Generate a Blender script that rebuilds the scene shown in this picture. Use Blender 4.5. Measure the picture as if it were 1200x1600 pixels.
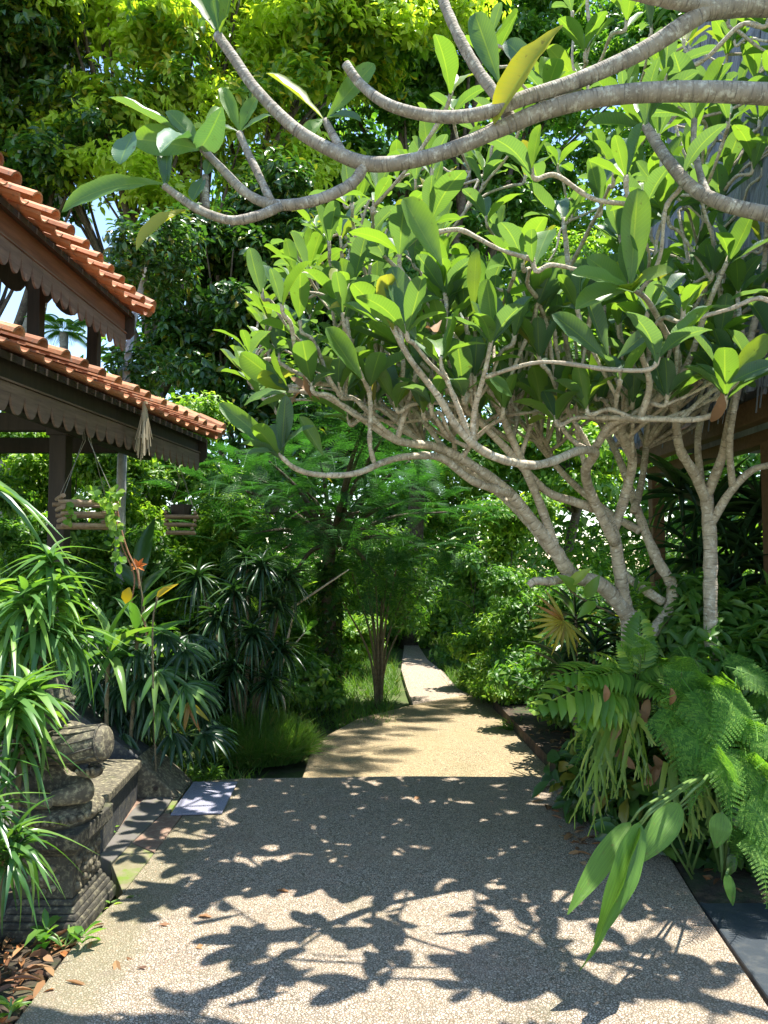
import bpy, bmesh, math, random
import numpy as np
from mathutils import Vector, Matrix
R = math.radians
for o in list(bpy.data.objects): bpy.data.objects.remove(o)
S = bpy.context.scene
COL = S.collection
rng = np.random.default_rng(7)
random.seed(7)

# ------------------------------------------------------------------ camera, sky, sun, exposure
F_PX = 1209.0; PITCH = math.atan(70/F_PX); EYE = 1.6
cam = bpy.data.cameras.new('camera'); camo = bpy.data.objects.new('camera', cam); COL.objects.link(camo)
cam.sensor_fit = 'VERTICAL'; cam.sensor_height = 32; cam.sensor_width = 24; cam.lens = 32*F_PX/1600
cam.clip_start = 0.05; cam.clip_end = 3000
camo.location = (0, 0, EYE); camo.rotation_euler = (R(90)+PITCH, 0, 0)
S.camera = camo
S.render.resolution_x = 768; S.render.resolution_y = 1024
TOSUN = Vector((0.21, 0.05, 1.0)).normalized()
W_ = bpy.data.worlds.new('World'); S.world = W_; W_.use_nodes = True
nt = W_.node_tree; nt.nodes.clear()
wo = nt.nodes.new('ShaderNodeOutputWorld'); bg = nt.nodes.new('ShaderNodeBackground')
sk = nt.nodes.new('ShaderNodeTexSky'); sk.sky_type = 'NISHITA'; sk.sun_disc = False
sk.sun_elevation = math.asin(TOSUN.z); sk.sun_rotation = math.atan2(TOSUN.x, TOSUN.y)
sk.air_density = 1.1; sk.dust_density = 0.15; sk.ozone_density = 1.5
bg.inputs['Strength'].default_value = 0.15
nt.links.new(sk.outputs[0], bg.inputs[0]); nt.links.new(bg.outputs[0], wo.inputs[0])
sun = bpy.data.lights.new('sun', 'SUN'); sun.energy = 4.9; sun.angle = R(0.5); sun.color = (1, .95, .86)
suno = bpy.data.objects.new('sun', sun); COL.objects.link(suno)
suno.rotation_euler = TOSUN.to_track_quat('Z', 'Y').to_euler()
S.view_settings.view_transform = 'Standard'; S.view_settings.look = 'None'
S.view_settings.exposure = 1.38; S.view_settings.gamma = 1
S.cycles.max_bounces = 8; S.cycles.transmission_bounces = 6; S.cycles.diffuse_bounces = 4

# ------------------------------------------------------------------ helpers
def PW(px, py, Y):                      # pixel of the photo -> point at depth Y
    u = (px-600)/F_PX; v = (800-py)/F_PX
    d = Vector((u, math.cos(PITCH)-v*math.sin(PITCH), math.sin(PITCH)+v*math.cos(PITCH)))
    d *= Y/d.y
    return Vector((d.x, d.y, EYE+d.z))
def PG(px, py, z=0.0):                  # pixel of the photo -> point on the level z
    p = PW(px, py, 1.0); t = (z-EYE)/(p.z-EYE)
    return Vector((p.x*t, t, z))
def tag(o, label=None, cat=None, group=None, kind=None):
    if label: o['label'] = label
    if cat: o['category'] = cat
    if group: o['group'] = group
    if kind: o['kind'] = kind
    return o
def empty(name, loc, label, cat, group=None, kind=None, rz=0):
    o = bpy.data.objects.new(name, None); COL.objects.link(o); o.location = loc
    o.rotation_euler = (0, 0, rz); o.empty_display_size = .1
    return tag(o, label, cat, group, kind)
def link(name, me, mat, parent=None, world=True):
    o = bpy.data.objects.new(name, me); COL.objects.link(o)
    if mat is not None: me.materials.append(mat)
    if parent is not None:
        o.parent = parent
        if world: # vertices are in world space: undo the parent's placement
            pm = Matrix.Translation(parent.location) @ parent.rotation_euler.to_matrix().to_4x4()
            if parent.parent is not None:
                g = parent.parent
                pm = (Matrix.Translation(g.location) @ g.rotation_euler.to_matrix().to_4x4()) @ parent.matrix_parent_inverse @ pm
            o.matrix_parent_inverse = pm.inverted()
    return o

class B:                                # a growing mesh of polygons with uvs
    def __init__(s): s.v = []; s.f = []; s.uv = []; s.n = 0; s.loops = []
    def add(s, verts, faces, uv=None):
        verts = np.asarray(verts, float).reshape(-1, 3)
        if uv is None: uv = np.zeros((len(verts), 2))
        s.v.append(verts); s.uv.append(np.asarray(uv, float))
        for f in faces: s.loops.append([i+s.n for i in f])
        s.n += len(verts)
    def addq(s, verts, quads, uv):
        s.v.append(verts); s.uv.append(uv); s.f.append(quads+s.n); s.n += len(verts)
    def mesh(s, name, smooth=False):
        V = np.concatenate(s.v) if s.v else np.zeros((0, 3)); UV = np.concatenate(s.uv) if s.uv else np.zeros((0, 2))
        idx = []; cnt = []
        if s.f:
            q = np.concatenate(s.f); idx.append(q.ravel()); cnt.append(np.full(len(q), 4))
        if s.loops:
            idx.append(np.array([i for l in s.loops for i in l])); cnt.append(np.array([len(l) for l in s.loops]))
        idx = np.concatenate(idx).astype(np.int32); cnt = np.concatenate(cnt).astype(np.int32)
        st = np.concatenate([[0], np.cumsum(cnt)[:-1]]).astype(np.int32)
        me = bpy.data.meshes.new(name)
        me.vertices.add(len(V)); me.vertices.foreach_set('co', V.astype(np.float32).ravel())
        me.loops.add(len(idx)); me.loops.foreach_set('vertex_index', idx)
        me.polygons.add(len(cnt)); me.polygons.foreach_set('loop_start', st); me.polygons.foreach_set('loop_total', cnt)
        ul = me.uv_layers.new(name='UVMap'); ul.data.foreach_set('uv', UV[idx].astype(np.float32).ravel())
        me.polygons.foreach_set('use_smooth', np.full(len(cnt), smooth))
        me.update(calc_edges=True); me.validate()
        return me
    def build(s, name, mat, parent=None, smooth=False, bevel=0, seg=2, world=True):
        o = link(name, s.mesh(name, smooth), mat, parent, world)
        if bevel:
            m = o.modifiers.new('bevel', 'BEVEL'); m.width = bevel; m.segments = seg; m.limit_method = 'ANGLE'; m.angle_limit = R(35)
        return o
    # shapes
    def box(s, c, size, rz=0, M=None):
        c = Vector(c); hx, hy, hz = [a/2 for a in size]
        m = M if M is not None else Matrix.Rotation(rz, 3, 'Z')
        P = [c+m@Vector((x*hx, y*hy, z*hz)) for x in (-1, 1) for y in (-1, 1) for z in (-1, 1)]
        s.add(P, [(0, 1, 3, 2), (4, 6, 7, 5), (0, 4, 5, 1), (2, 3, 7, 6), (0, 2, 6, 4), (1, 5, 7, 3)])
    def bar(s, a, b, w, h, up=(0, 0, 1)):
        a = Vector(a); b = Vector(b); d = (b-a); L = d.length; d.normalize()
        x = d.cross(Vector(up)).normalized(); z = x.cross(d)
        s.box((a+b)/2, (w, L, h), M=Matrix((x, d, z)).transposed())
    def prism(s, poly, z0, z1):         # counter-clockwise polygon extruded
        n = len(poly)
        P = [(p[0], p[1], z0) for p in poly]+[(p[0], p[1], z1) for p in poly]
        F = [tuple(range(n-1, -1, -1)), tuple(range(n, 2*n))]+[(i, (i+1) % n, n+(i+1) % n, n+i) for i in range(n)]
        s.add(P, F)
    def extr(s, poly, d):               # 3-D polygon extruded by vector d
        n = len(poly); d = Vector(d); P = [Vector(p) for p in poly]; P += [p+d for p in P]
        s.add(P, [tuple(range(n-1, -1, -1)), tuple(range(n, 2*n))]+[(i, (i+1) % n, n+(i+1) % n, n+i) for i in range(n)])
    def tube(s, pts, rad, sides=8, v0=0, cap=True):
        pts = np.asarray(pts, float); n = len(pts)
        rad = np.broadcast_to(np.asarray(rad, float), (n,))
        T = np.gradient(pts, axis=0); T /= np.linalg.norm(T, axis=1)[:, None]+1e-9
        a = np.array([0, 0, 1.]) if abs(T[0][2]) < .9 else np.array([1., 0, 0])
        x = np.cross(T[0], a); x /= np.linalg.norm(x)
        V = []; UV = []; Ln = v0
        ang = np.linspace(0, 2*np.pi, sides, endpoint=False)
        for i in range(n):
            if i: Ln += np.linalg.norm(pts[i]-pts[i-1])
            x = x-T[i]*np.dot(x, T[i]); x /= np.linalg.norm(x)+1e-9; y = np.cross(T[i], x)
            V.append(pts[i]+rad[i]*(np.cos(ang)[:, None]*x+np.sin(ang)[:, None]*y))
            UV.append(np.stack([ang/(2*np.pi), np.full(sides, Ln)], 1))
        F = [(i*sides+j, i*sides+(j+1) % sides, (i+1)*sides+(j+1) % sides, (i+1)*sides+j) for i in range(n-1) for j in range(sides)]
        if cap: F += [tuple(range(sides-1, -1, -1)), tuple((n-1)*sides+j for j in range(sides))]
        s.add(np.concatenate(V), F, np.concatenate(UV))
    def lathe(s, c, prof, sides=24, M=None):
        c = np.array(c, float); V = []
        for r, z in prof:
            for j in range(sides):
                t = 2*math.pi*j/sides; p = Vector((r*math.cos(t), r*math.sin(t), z))
                if M is not None: p = M@p
                V.append(c+np.array(p))
        n = len(prof)
        F = [(i*sides+j, i*sides+(j+1) % sides, (i+1)*sides+(j+1) % sides, (i+1)*sides+j) for i in range(n-1) for j in range(sides)]
        F += [tuple(range(sides-1, -1, -1)), tuple((n-1)*sides+j for j in range(sides))]
        s.add(V, F)
    def ball(s, c, r, n=8, sc=(1, 1, 1)):
        prof = [(max(1e-3, math.sin(math.pi*i/n))*r, -math.cos(math.pi*i/n)*r) for i in range(n+1)]
        s.lathe(c, prof, n+2, M=Matrix.Diagonal(sc))

def crom(P, k=6):                       # Catmull-Rom through points of any width
    P = np.asarray(P, float); Q = np.vstack([2*P[0]-P[1], P, 2*P[-1]-P[-2]]); out = []
    for i in range(1, len(Q)-2):
        for t in np.linspace(0, 1, k, endpoint=False):
            a, b, c, d = Q[i-1:i+3]
            out.append(.5*((2*b)+(-a+c)*t+(2*a-5*b+4*c-d)*t*t+(-a+3*b-3*c+d)*t**3))
    out.append(P[-1]); return np.array(out)

# ---- leaves
def leaf_t(prof, nseg=4, fold=.15, droop=.15, wave=0, tipd=1):
    ts = 1-(1-np.linspace(0, 1, nseg+1))**tipd; V = []; UV = []
    for i, t in enumerate(ts):
        w = prof(t)/2; z = -droop*t*t*1.0; y = t*(1-.25*droop*t)
        e = fold*w+wave*math.sin(t*17)*.03
        V += [(-w, y, z+e*.5), (0, y, z), (w, y, z+e*.5)]
        UV += [(0, t), (.5, t), (1, t)]
    Q = []
    for i in range(nseg):
        a = i*3; Q += [(a, a+1, a+4, a+3), (a+1, a+2, a+5, a+4)]
    return np.array(V), np.array(Q), np.array(UV)
oval = lambda t: max(.04, math.sin(math.pi*min(1, t*.97+.03))**.75)
obl = lambda t: .07 if t < .09 else (.04 if t > .999 else math.sin(math.pi*min(1, ((t-.07)/.93)**1.35*.97+.01))**.55)
strap = lambda t: max(.05, min(1, .35+t*3)*(1-t**3.2))
lance = lambda t: max(.03, math.sin(math.pi*t**.75)**.9)
def place(b, tm, P, D, N, L, Wd):
    V, Q, UV = tm; n = len(P)
    P, D, N = [np.asarray(a, float).reshape(n, 3) for a in (P, D, N)]
    L = np.broadcast_to(L, (n,)); Wd = np.broadcast_to(Wd, (n,))
    D = D/(np.linalg.norm(D, axis=1)[:, None]+1e-9)
    X = np.cross(D, N); X /= np.linalg.norm(X, axis=1)[:, None]+1e-9
    Z = np.cross(X, D)
    W = (P[:, None]+X[:, None]*(V[None, :, 0:1]*Wd[:, None, None])+D[:, None]*(V[None, :, 1:2]*L[:, None, None])
         + Z[:, None]*(V[None, :, 2:3]*L[:, None, None]))
    Qs = (Q[None]+(np.arange(n)*len(V))[:, None, None]).reshape(-1, 4)
    b.addq(W.reshape(-1, 3), Qs, np.tile(UV, (n, 1)))
def rdir(n): v = rng.normal(size=(n, 3)); return v/np.linalg.norm(v, axis=1)[:, None]
T_OV = [leaf_t(oval, 2, .5, d) for d in (.1, .3, .5)]
T_OV6 = [leaf_t(oval, 8, f, d, 1.5) for d, f in ((.2, .5), (.5, .9))]
T_OV1 = [leaf_t(oval, 3, .4, d) for d in (.05, .25, .5)]
T_PL = [leaf_t(obl, 9, f, d, 1, 1.35) for d, f in ((-.08, .5), (.1, .3), (.28, .45), (.5, .2))]
T_DR = [leaf_t(lambda t: max(.05, min(1, .45+t*2.5)*(1-t**3)), 8, .35, d) for d in (.6, 1.1, 1.6)]
T_ST = [leaf_t(strap, 7, .3, d) for d in (.3, .7, 1.0)]
T_LA = [leaf_t(lance, 4, .4, d) for d in (.1, .3, .55)]
T_GR = [leaf_t(lambda t: 1-t*.93, 3, .2, d) for d in (.1, .4, .8)]

def spread(b, tms, P, D, N, L, W):
    k = rng.integers(0, len(tms), len(P)); L = np.broadcast_to(L, (len(P),)); W = np.broadcast_to(W, (len(P),))
    for i, tm in enumerate(tms):
        m = k == i
        if m.any(): place(b, tm, P[m], D[m], N[m], L[m], W[m])
def crown(b, ells, n, tms, L=(.08, .14), asp=.45, per=9, cr=.16, shell=.55, up=.35, lump=.28):
    vol = np.array([e[3]*e[4]*e[5] for e in ells])**.75; vol /= vol.sum()
    for e, share in zip(ells, vol):
        c = np.array(e[:3]); r = np.array(e[3:6]); nc = max(1, int(n*share/per))
        d = rdir(nc); f = shell+(1-shell)*rng.random(nc)**.6
        ph = rng.random(6)*6
        bump = 1+lump*(np.sin(d[:, 0]*6+ph[0])*np.sin(d[:, 1]*5+ph[1])+np.sin(d[:, 2]*7+ph[2]+d[:, 0]*4))*.6
        cp = c+d*r*(f*bump)[:, None]
        ax = d*.7+np.array([0, 0, .5])+rdir(nc)*.5; ax /= np.linalg.norm(ax, axis=1)[:, None]
        P = np.repeat(cp, per, 0); A = np.repeat(ax, per, 0); m = len(P)
        o = rdir(m); side = o-A*np.sum(o*A, 1)[:, None]; side /= np.linalg.norm(side, axis=1)[:, None]+1e-9
        P = P+A*((rng.random(m)-.6)*cr*1.6)[:, None]+side*(rng.random(m)*cr*.35)[:, None]
        D = side+A*(rng.random(m)*.8-.1)[:, None]; D[:, 2] -= .15
        Nn = A+np.array([0, 0, up])+rdir(m)*.45
        ln = rng.uniform(L[0], L[1], m)
        spread(b, tms, P, D, Nn, ln, ln*asp*rng.uniform(.8, 1.15, m))
def stems(b, base, ells, r=.05, k=3, lean=.2):
    base = np.array(base, float); C0 = np.mean([e[:3] for e in ells], axis=0)
    fork = base+(C0-base)*.45
    Q = crom([base, base+(fork-base)*.5+rdir(1)[0]*.04, fork], 5); b.tube(Q, np.linspace(r, r*.7, len(Q)), 8)
    for e in ells:
        c = np.array(e[:3]); m = fork+(c-fork)*.5+rdir(1)[0]*.06*np.linalg.norm(c-fork)
        P = crom([fork-(fork-base)*.03, m, c], 5); b.tube(P, np.linspace(r*.55, r*.25, len(P)), 6)
        for j in range(k):
            t = c+rdir(1)[0]*np.array(e[3:6])*.75
            P = crom([m, (m+t)/2+rdir(1)[0]*.05, t], 4); b.tube(P, np.linspace(r*.28, r*.08, len(P)), 5)

# ------------------------------------------------------------------ materials
def newmat(name):
    m = bpy.data.materials.new(name); m.use_nodes = True; n = m.node_tree
    p = n.nodes['Principled BSDF']; return m, n, p
def ND(n, t, **k):
    a = n.nodes.new('ShaderNode'+t)
    for q, v in k.items(): setattr(a, q, v)
    return a
def ramp(n, fac, stops):
    r = ND(n, 'ValToRGB'); e = r.color_ramp.elements
    while len(e) < len(stops): e.new(.5)
    for i, (p, c) in enumerate(stops): e[i].position = p; e[i].color = (*c, 1)
    n.links.new(fac, r.inputs[0]); return r.outputs[0]
def mixc(n, fac, a, b_, mode='MIX'):
    m = ND(n, 'Mix', data_type='RGBA', blend_type=mode)
    for sock, v in ((m.inputs[0], fac), (m.inputs[6], a), (m.inputs[7], b_)):
        if hasattr(v, 'links'): n.links.new(v, sock)
        elif isinstance(v, (tuple, list)): sock.default_value = (*v, 1)
        else: sock.default_value = v
    return m.outputs[2]
def noise(n, scale, detail=4, rough=.55, vec=None):
    a = ND(n, 'TexNoise'); a.inputs['Scale'].default_value = scale; a.inputs['Detail'].default_value = detail
    a.inputs['Roughness'].default_value = rough
    if vec is not None: n.links.new(vec, a.inputs['Vector'])
    return a.outputs['Fac']
def objco(n): return ND(n, 'TexCoord').outputs['Object']
def worldco(n): return ND(n, 'NewGeometry').outputs['Position']
def bump(n, p, h, st, dist=.01):
    a = ND(n, 'Bump'); a.inputs['Strength'].default_value = st; a.inputs['Distance'].default_value = dist
    n.links.new(h, a.inputs['Height']); n.links.new(a.outputs[0], p.inputs['Normal']); return a
def stonemat(name, c1, c2, c3=None, scale=6, rough=.85, bst=.6, moss=None, mlev=.55, bd=.012):
    m, n, p = newmat(name); v = worldco(n)
    f = noise(n, scale, 8, .65, v); col = ramp(n, f, [(.3, c1), (.7, c2)])
    if c3: col = mixc(n, ramp(n, noise(n, scale*4, 5, .7, v), [(.5, (0, 0, 0)), (.68, (1, 1, 1))]), col, c3)
    if moss: col = mixc(n, ramp(n, noise(n, scale*.45, 6, .7, v), [(mlev, (0, 0, 0)), (mlev+.12, (1, 1, 1))]), col, moss)
    n.links.new(col, p.inputs['Base Color']); p.inputs['Roughness'].default_value = rough
    bump(n, p, noise(n, scale*7, 6, .7, v), bst, bd)
    return m
def leafmat(name, stops, trans=(2.4, 2.5, .7), tf=.4, rough=.38, veins=False, patch=None, spec=.5):
    m, n, p = newmat(name)
    rnd = ND(n, 'NewGeometry').outputs['Random Per Island']
    col = ramp(n, rnd, stops)
    if patch:                           # broad colour patches of newer growth
        col = mixc(n, ramp(n, noise(n, patch[1], 2, .5, worldco(n)), [(patch[2], (0, 0, 0)), (patch[2]+.1, (1, 1, 1))]), col, patch[0])
    if veins:
        uv = ND(n, 'UVMap'); sx = ND(n, 'SeparateXYZ'); n.links.new(uv.outputs[0], sx.inputs[0])
        def mth(op, a, b_=None, c=None):
            q = ND(n, 'Math', operation=op)
            for i, z in enumerate((a, b_, c)):
                if z is None: continue
                if hasattr(z, 'links'): n.links.new(z, q.inputs[i])
                else: q.inputs[i].default_value = z
            return q.outputs[0]
        du = mth('ABSOLUTE', mth('SUBTRACT', sx.outputs[0], .5))
        mid = mth('LESS_THAN', du, .028)
        lat = mth('GREATER_THAN', mth('SINE', mth('MULTIPLY', mth('SUBTRACT', sx.outputs[1], mth('MULTIPLY', du, .22)), 130)), .86)
        lat = mth('MULTIPLY', lat, .35); vv = mth('MAXIMUM', mid, lat)
        col = mixc(n, mth('MULTIPLY', vv, .55), col, (.22, .34, .06))
        bump(n, p, mth('MULTIPLY', vv, -1), .25, .003)
    sp = ramp(n, noise(n, 38, 3, .6, worldco(n)), [(.66, (0, 0, 0)), (.72, (1, 1, 1))]) if veins else None
    if sp: col = mixc(n, mixc(n, 1, sp, (.5, .5, .5), 'MULTIPLY'), col, (.05, .03, .015))
    n.links.new(col, p.inputs['Base Color']); p.inputs['Roughness'].default_value = rough
    p.inputs['Specular IOR Level'].default_value = spec
    tr = ND(n, 'BsdfTranslucent'); tc = mixc(n, 1, col, trans, 'MULTIPLY'); n.links.new(tc, tr.inputs[0])
    mx = ND(n, 'MixShader'); mx.inputs[0].default_value = tf
    n.links.new(p.outputs[0], mx.inputs[1]); n.links.new(tr.outputs[0], mx.inputs[2])
    n.links.new(mx.outputs[0], n.nodes['Material Output'].inputs[0])
    return m
def g(*c): return tuple(c)
M = {}
M['fran_leaf'] = leafmat('frangipani_leaf', [(0, g(.075, .15, .1)), (.4, g(.08, .165, .08)), (.55, g(.09, .19, .045)), (.93, g(.13, .25, .045)), (.975, g(.2, .27, .045)), (1, g(.26, .24, .06))], (2.15, 1.95, .6), .43, .4, veins=True)
M['yellow_leaf'] = leafmat('new_growth_leaf', [(0, g(.06, .15, .025)), (.45, g(.14, .27, .035)), (.8, g(.3, .4, .045)), (1, g(.45, .36, .05))], (2.0, 2.0, .6), .45, .33, patch=(g(.38, .5, .07), .7, .42))
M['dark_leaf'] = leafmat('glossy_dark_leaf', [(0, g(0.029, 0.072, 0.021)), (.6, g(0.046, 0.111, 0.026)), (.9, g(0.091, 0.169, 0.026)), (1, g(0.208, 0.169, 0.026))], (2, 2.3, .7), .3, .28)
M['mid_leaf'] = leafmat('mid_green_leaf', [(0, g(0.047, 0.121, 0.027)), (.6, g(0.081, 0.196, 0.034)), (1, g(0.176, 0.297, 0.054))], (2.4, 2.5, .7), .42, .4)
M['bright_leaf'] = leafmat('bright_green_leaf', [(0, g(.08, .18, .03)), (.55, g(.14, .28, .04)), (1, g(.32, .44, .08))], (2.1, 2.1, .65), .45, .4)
M['feather_leaf'] = leafmat('feathery_leaf', [(0, g(.02, .065, .024)), (.7, g(.035, .11, .03)), (1, g(.06, .17, .03))], (2, 2.3, .8), .38, .6, spec=.2)
M['strap_leaf'] = leafmat('strap_leaf', [(0, g(.04, .11, .035)), (.6, g(.075, .17, .045)), (1, g(.16, .27, .07))], (2.2, 2.3, .6), .32, .25)
M['dracaena_leaf'] = leafmat('dracaena_leaf', [(0, g(.06, .15, .045)), (.6, g(.11, .23, .06)), (1, g(.2, .34, .07))], (2.2, 2.2, .6), .38, .36)
M['dark_strap'] = leafmat('dark_strap_leaf', [(0, g(.014, .042, .018)), (.75, g(.03, .075, .028)), (1, g(.06, .12, .03))], (2, 2.2, .7), .25, .34)
M['fern'] = leafmat('fern_leaf', [(0, g(.06, .16, .03)), (.6, g(.11, .25, .04)), (1, g(.2, .35, .06))], (2.2, 2.2, .6), .42, .6, spec=.25)
M['stag'] = leafmat('staghorn_leaf', [(0, g(.12, .21, .045)), (.6, g(.2, .31, .06)), (1, g(.34, .38, .07))], (1.9, 1.9, .5), .42, .45)
M['big_leaf'] = leafmat('broad_leaf', [(0, g(.08, .19, .025)), (1, g(.12, .25, .035))], (2.3, 2.2, .5), .4, .42)
n = M['big_leaf'].node_tree; p = n.nodes['Principled BSDF']; src = p.inputs['Base Color'].links[0].from_socket
mp = ND(n, 'Mapping'); mp.inputs['Scale'].default_value = (26, 1.2, 1); n.links.new(ND(n, 'UVMap').outputs[0], mp.inputs[0]); f_ = noise(n, 1.6, 3, .6, mp.outputs[0])
c = mixc(n, 1, src, ramp(n, f_, [(.35, (.62, .66, .6)), (.62, (1.15, 1.12, 1))]), 'MULTIPLY')
c = mixc(n, ramp(n, noise(n, 30, 5, .7, worldco(n)), [(.62, (0, 0, 0)), (.7, (.8, .8, .8))]), c, (.16, .12, .03))
n.links.new(c, p.inputs['Base Color']); bump(n, p, f_, .5, .004)
for l_ in n.links:
    if l_.to_node.type == 'BSDF_TRANSLUCENT' and l_.to_socket.name == 'Color': tn = l_.from_node
n.links.new(c, tn.inputs[6])
M['fan_leaf'] = leafmat('fan_palm_leaf', [(0, g(.32, .3, .04)), (.5, g(.42, .36, .05)), (.8, g(.2, .24, .05)), (1, g(.4, .16, .05))], (1.6, 1.5, .5), .4, .4)
M['ageing'] = leafmat('ageing_leaf', [(0, g(.3, .34, .035)), (1, g(.36, .34, .04))], (1.6, 1.5, .4), .42, .4, veins=True)
M['yell'] = leafmat('old_yellow_leaf', [(0, g(.55, .42, .02)), (1, g(.5, .36, .02))], (1.4, 1.3, .4), .4, .4)
M['grass'] = leafmat('grass_blade', [(0, g(.08, .17, .03)), (.7, g(.15, .29, .05)), (.93, g(.14, .24, .05)), (1, g(.32, .25, .1))], (2, 2.1, .7), .35, .45)
M['litter'] = leafmat('dead_leaf', [(0, g(.1, .045, .02)), (.5, g(.22, .1, .04)), (.8, g(.3, .18, .08)), (1, g(.38, .14, .04))], (1.1, 1, .8), .15, .7)
M['brown_leaf'] = leafmat('withered_leaf', [(0, g(.26, .14, .07)), (1, g(.34, .2, .1))], (1.2, 1, .8), .2, .7)
M['orange'] = leafmat('orange_petal', [(0, g(.7, .16, .03)), (1, g(.75, .25, .05))], (1.2, 1, .8), .3, .5)
M['blue_leaf'] = leafmat('frangipani_bluish_leaf', [(0, g(.09, .17, .09)), (1, g(.1, .2, .1))], (1.5, 1.7, .6), .3, .3, veins=True)  # bluish green leaf colour, less translucent

def barkmat(name, c1, c2, lich, ring=60, st=.8, dist=.006):
    m, n, p = newmat(name); v = worldco(n)
    uv = ND(n, 'UVMap'); sx = ND(n, 'SeparateXYZ'); n.links.new(uv.outputs[0], sx.inputs[0])
    wv = ND(n, 'TexNoise'); wv.inputs['Scale'].default_value = 1; wv.inputs['Detail'].default_value = 3
    mp = ND(n, 'Mapping'); mp.inputs['Scale'].default_value = (2.2, ring, 1); n.links.new(uv.outputs[0], mp.inputs[0]); n.links.new(mp.outputs[0], wv.inputs['Vector'])
    col = ramp(n, noise(n, 14, 6, .65, v), [(.3, c1), (.68, c2)])
    col = mixc(n, ramp(n, noise(n, 33, 5, .7, v), [(.52, (0, 0, 0)), (.66, (1, 1, 1))]), col, lich)
    wv.inputs['Distortion'].default_value = .6
    col = mixc(n, ramp(n, wv.outputs[0], [(.32, (.75, .75, .75)), (.44, (0, 0, 0))]), col, tuple(a*.5 for a in c1))
    n.links.new(col, p.inputs['Base Color']); p.inputs['Roughness'].default_value = .85
    bump(n, p, wv.outputs[0], st, dist)
    return m
M['fran_bark'] = barkmat('frangipani_bark', g(.32, .26, .185), g(.62, .53, .4), g(.72, .67, .56), 75, 1.0, .01)
M['fran_bark2'] = barkmat('smooth_grey_bark', g(.18, .155, .125), g(.38, .33, .265), g(.54, .51, .43), 110, 1.0, .008)
M['dark_bark'] = barkmat('dark_bark', g(.05, .035, .025), g(.11, .08, .055), g(.16, .16, .1), 8, .8, .02)
M['stem'] = barkmat('thin_stem', g(.12, .09, .05), g(.22, .17, .09), g(.2, .2, .1), 40, .4)
M['palm_bark'] = barkmat('palm_bark', g(.16, .14, .12), g(.3, .27, .24), g(.32, .33, .3), 14, .9, .02)
M['green_stem'], n, p = newmat('green_stem'); p.inputs['Base Color'].default_value = (.12, .2, .05, 1); p.inputs['Roughness'].default_value = .5
M['red_vine'] = barkmat('reddish_vine', g(.22, .09, .05), g(.4, .2, .11), g(.3, .2, .1), 50, .3)
M['grey_trunk'] = barkmat('pale_grey_trunk', g(.3, .32, .34), g(.46, .48, .5), g(.5, .5, .48), 10, .4)

def pebblemat(name, tone, ochre, mossc, edge=False):
    m, n, p = newmat(name); v = worldco(n)
    vo = ND(n, 'TexVoronoi'); vo.inputs['Scale'].default_value = 92; n.links.new(v, vo.inputs['Vector'])
    ve = ND(n, 'TexVoronoi', feature='DISTANCE_TO_EDGE'); ve.inputs['Scale'].default_value = 92; n.links.new(v, ve.inputs['Vector'])
    sx = ND(n, 'SeparateColor'); n.links.new(vo.outputs['Color'], sx.inputs[0])
    peb = ramp(n, sx.outputs[0], [(0, tuple(a*.62 for a in tone)), (.35, tone), (.7, tuple(min(.85, a*1.3) for a in tone)), (.9, (tone[0]*1.15, tone[1]*.92, tone[2]*.8)), (1, tuple(min(.9, a*1.65) for a in tone))])
    grout = ramp(n, ve.outputs['Distance'], [(.04, (0, 0, 0)), (.16, (1, 1, 1))])
    col = mixc(n, grout, tuple(a*.3 for a in ochre), peb)
    col = mixc(n, ramp(n, noise(n, 1.1, 7, .68, v), [(.42, (0, 0, 0)), (.7, (.75, .75, .75))]), col, mixc(n, .55, col, ochre))
    col = mixc(n, ramp(n, noise(n, 2.3, 8, .7, v), [(.3, (1, 1, 1)), (.45, (0, 0, 0))]), col, mixc(n, .35, col, mossc))
    if edge:                            # moss and dirt worn in along the planted borders
        a, c = PG(20, 1600), PG(285, 1273); dd = (c-a).normalized(); nn = Vector((dd.y, -dd.x, 0))
        dp = ND(n, 'VectorMath', operation='DOT_PRODUCT'); n.links.new(v, dp.inputs[0]); dp.inputs[1].default_value = nn
        ad = ND(n, 'Math', operation='SUBTRACT'); n.links.new(dp.outputs['Value'], ad.inputs[0]); ad.inputs[1].default_value = nn.dot(a)
        nz = noise(n, 3.5, 6, .7, v); sb = ND(n, 'Math', operation='MULTIPLY_ADD'); n.links.new(nz, sb.inputs[0]); sb.inputs[1].default_value = -.42; n.links.new(ad.outputs[0], sb.inputs[2])
        col = mixc(n, ramp(n, sb.outputs[0], [(-0.0, (.5, .5, .5)), (.09, (0, 0, 0))]), col, (.16, .15, .075))
        col = mixc(n, ramp(n, noise(n, .9, 9, .72, v), [(.54, (0, 0, 0)), (.7, (.55, .55, .55))]), col, (.34, .22, .17))
        col = mixc(n, ramp(n, noise(n, 5, 9, .75, v), [(.54, (0, 0, 0)), (.7, (.7, .7, .7))]), col, (.17, .14, .10))
    n.links.new(col, p.inputs['Base Color']); p.inputs['Roughness'].default_value = .8
    q = ND(n, 'Math', operation='MINIMUM'); n.links.new(ve.outputs['Distance'], q.inputs[0]); q.inputs[1].default_value = .3
    bump(n, p, q.outputs[0], .9, .012)
    return m
M['pebble'] = pebblemat('washed_pebble_concrete', g(.43, .36, .285), g(.30, .23, .14), g(.10, .105, .04), True)
M['ochre'] = pebblemat('weathered_ochre_concrete', g(.44, .355, .215), g(.36, .27, .13), g(.13, .12, .04))
M['soil'] = stonemat('soil', g(.035, .025, .017), g(.09, .06, .04), g(.15, .1, .06), 3, .95, 1, g(.04, .07, .02), .5, .03)
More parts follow.
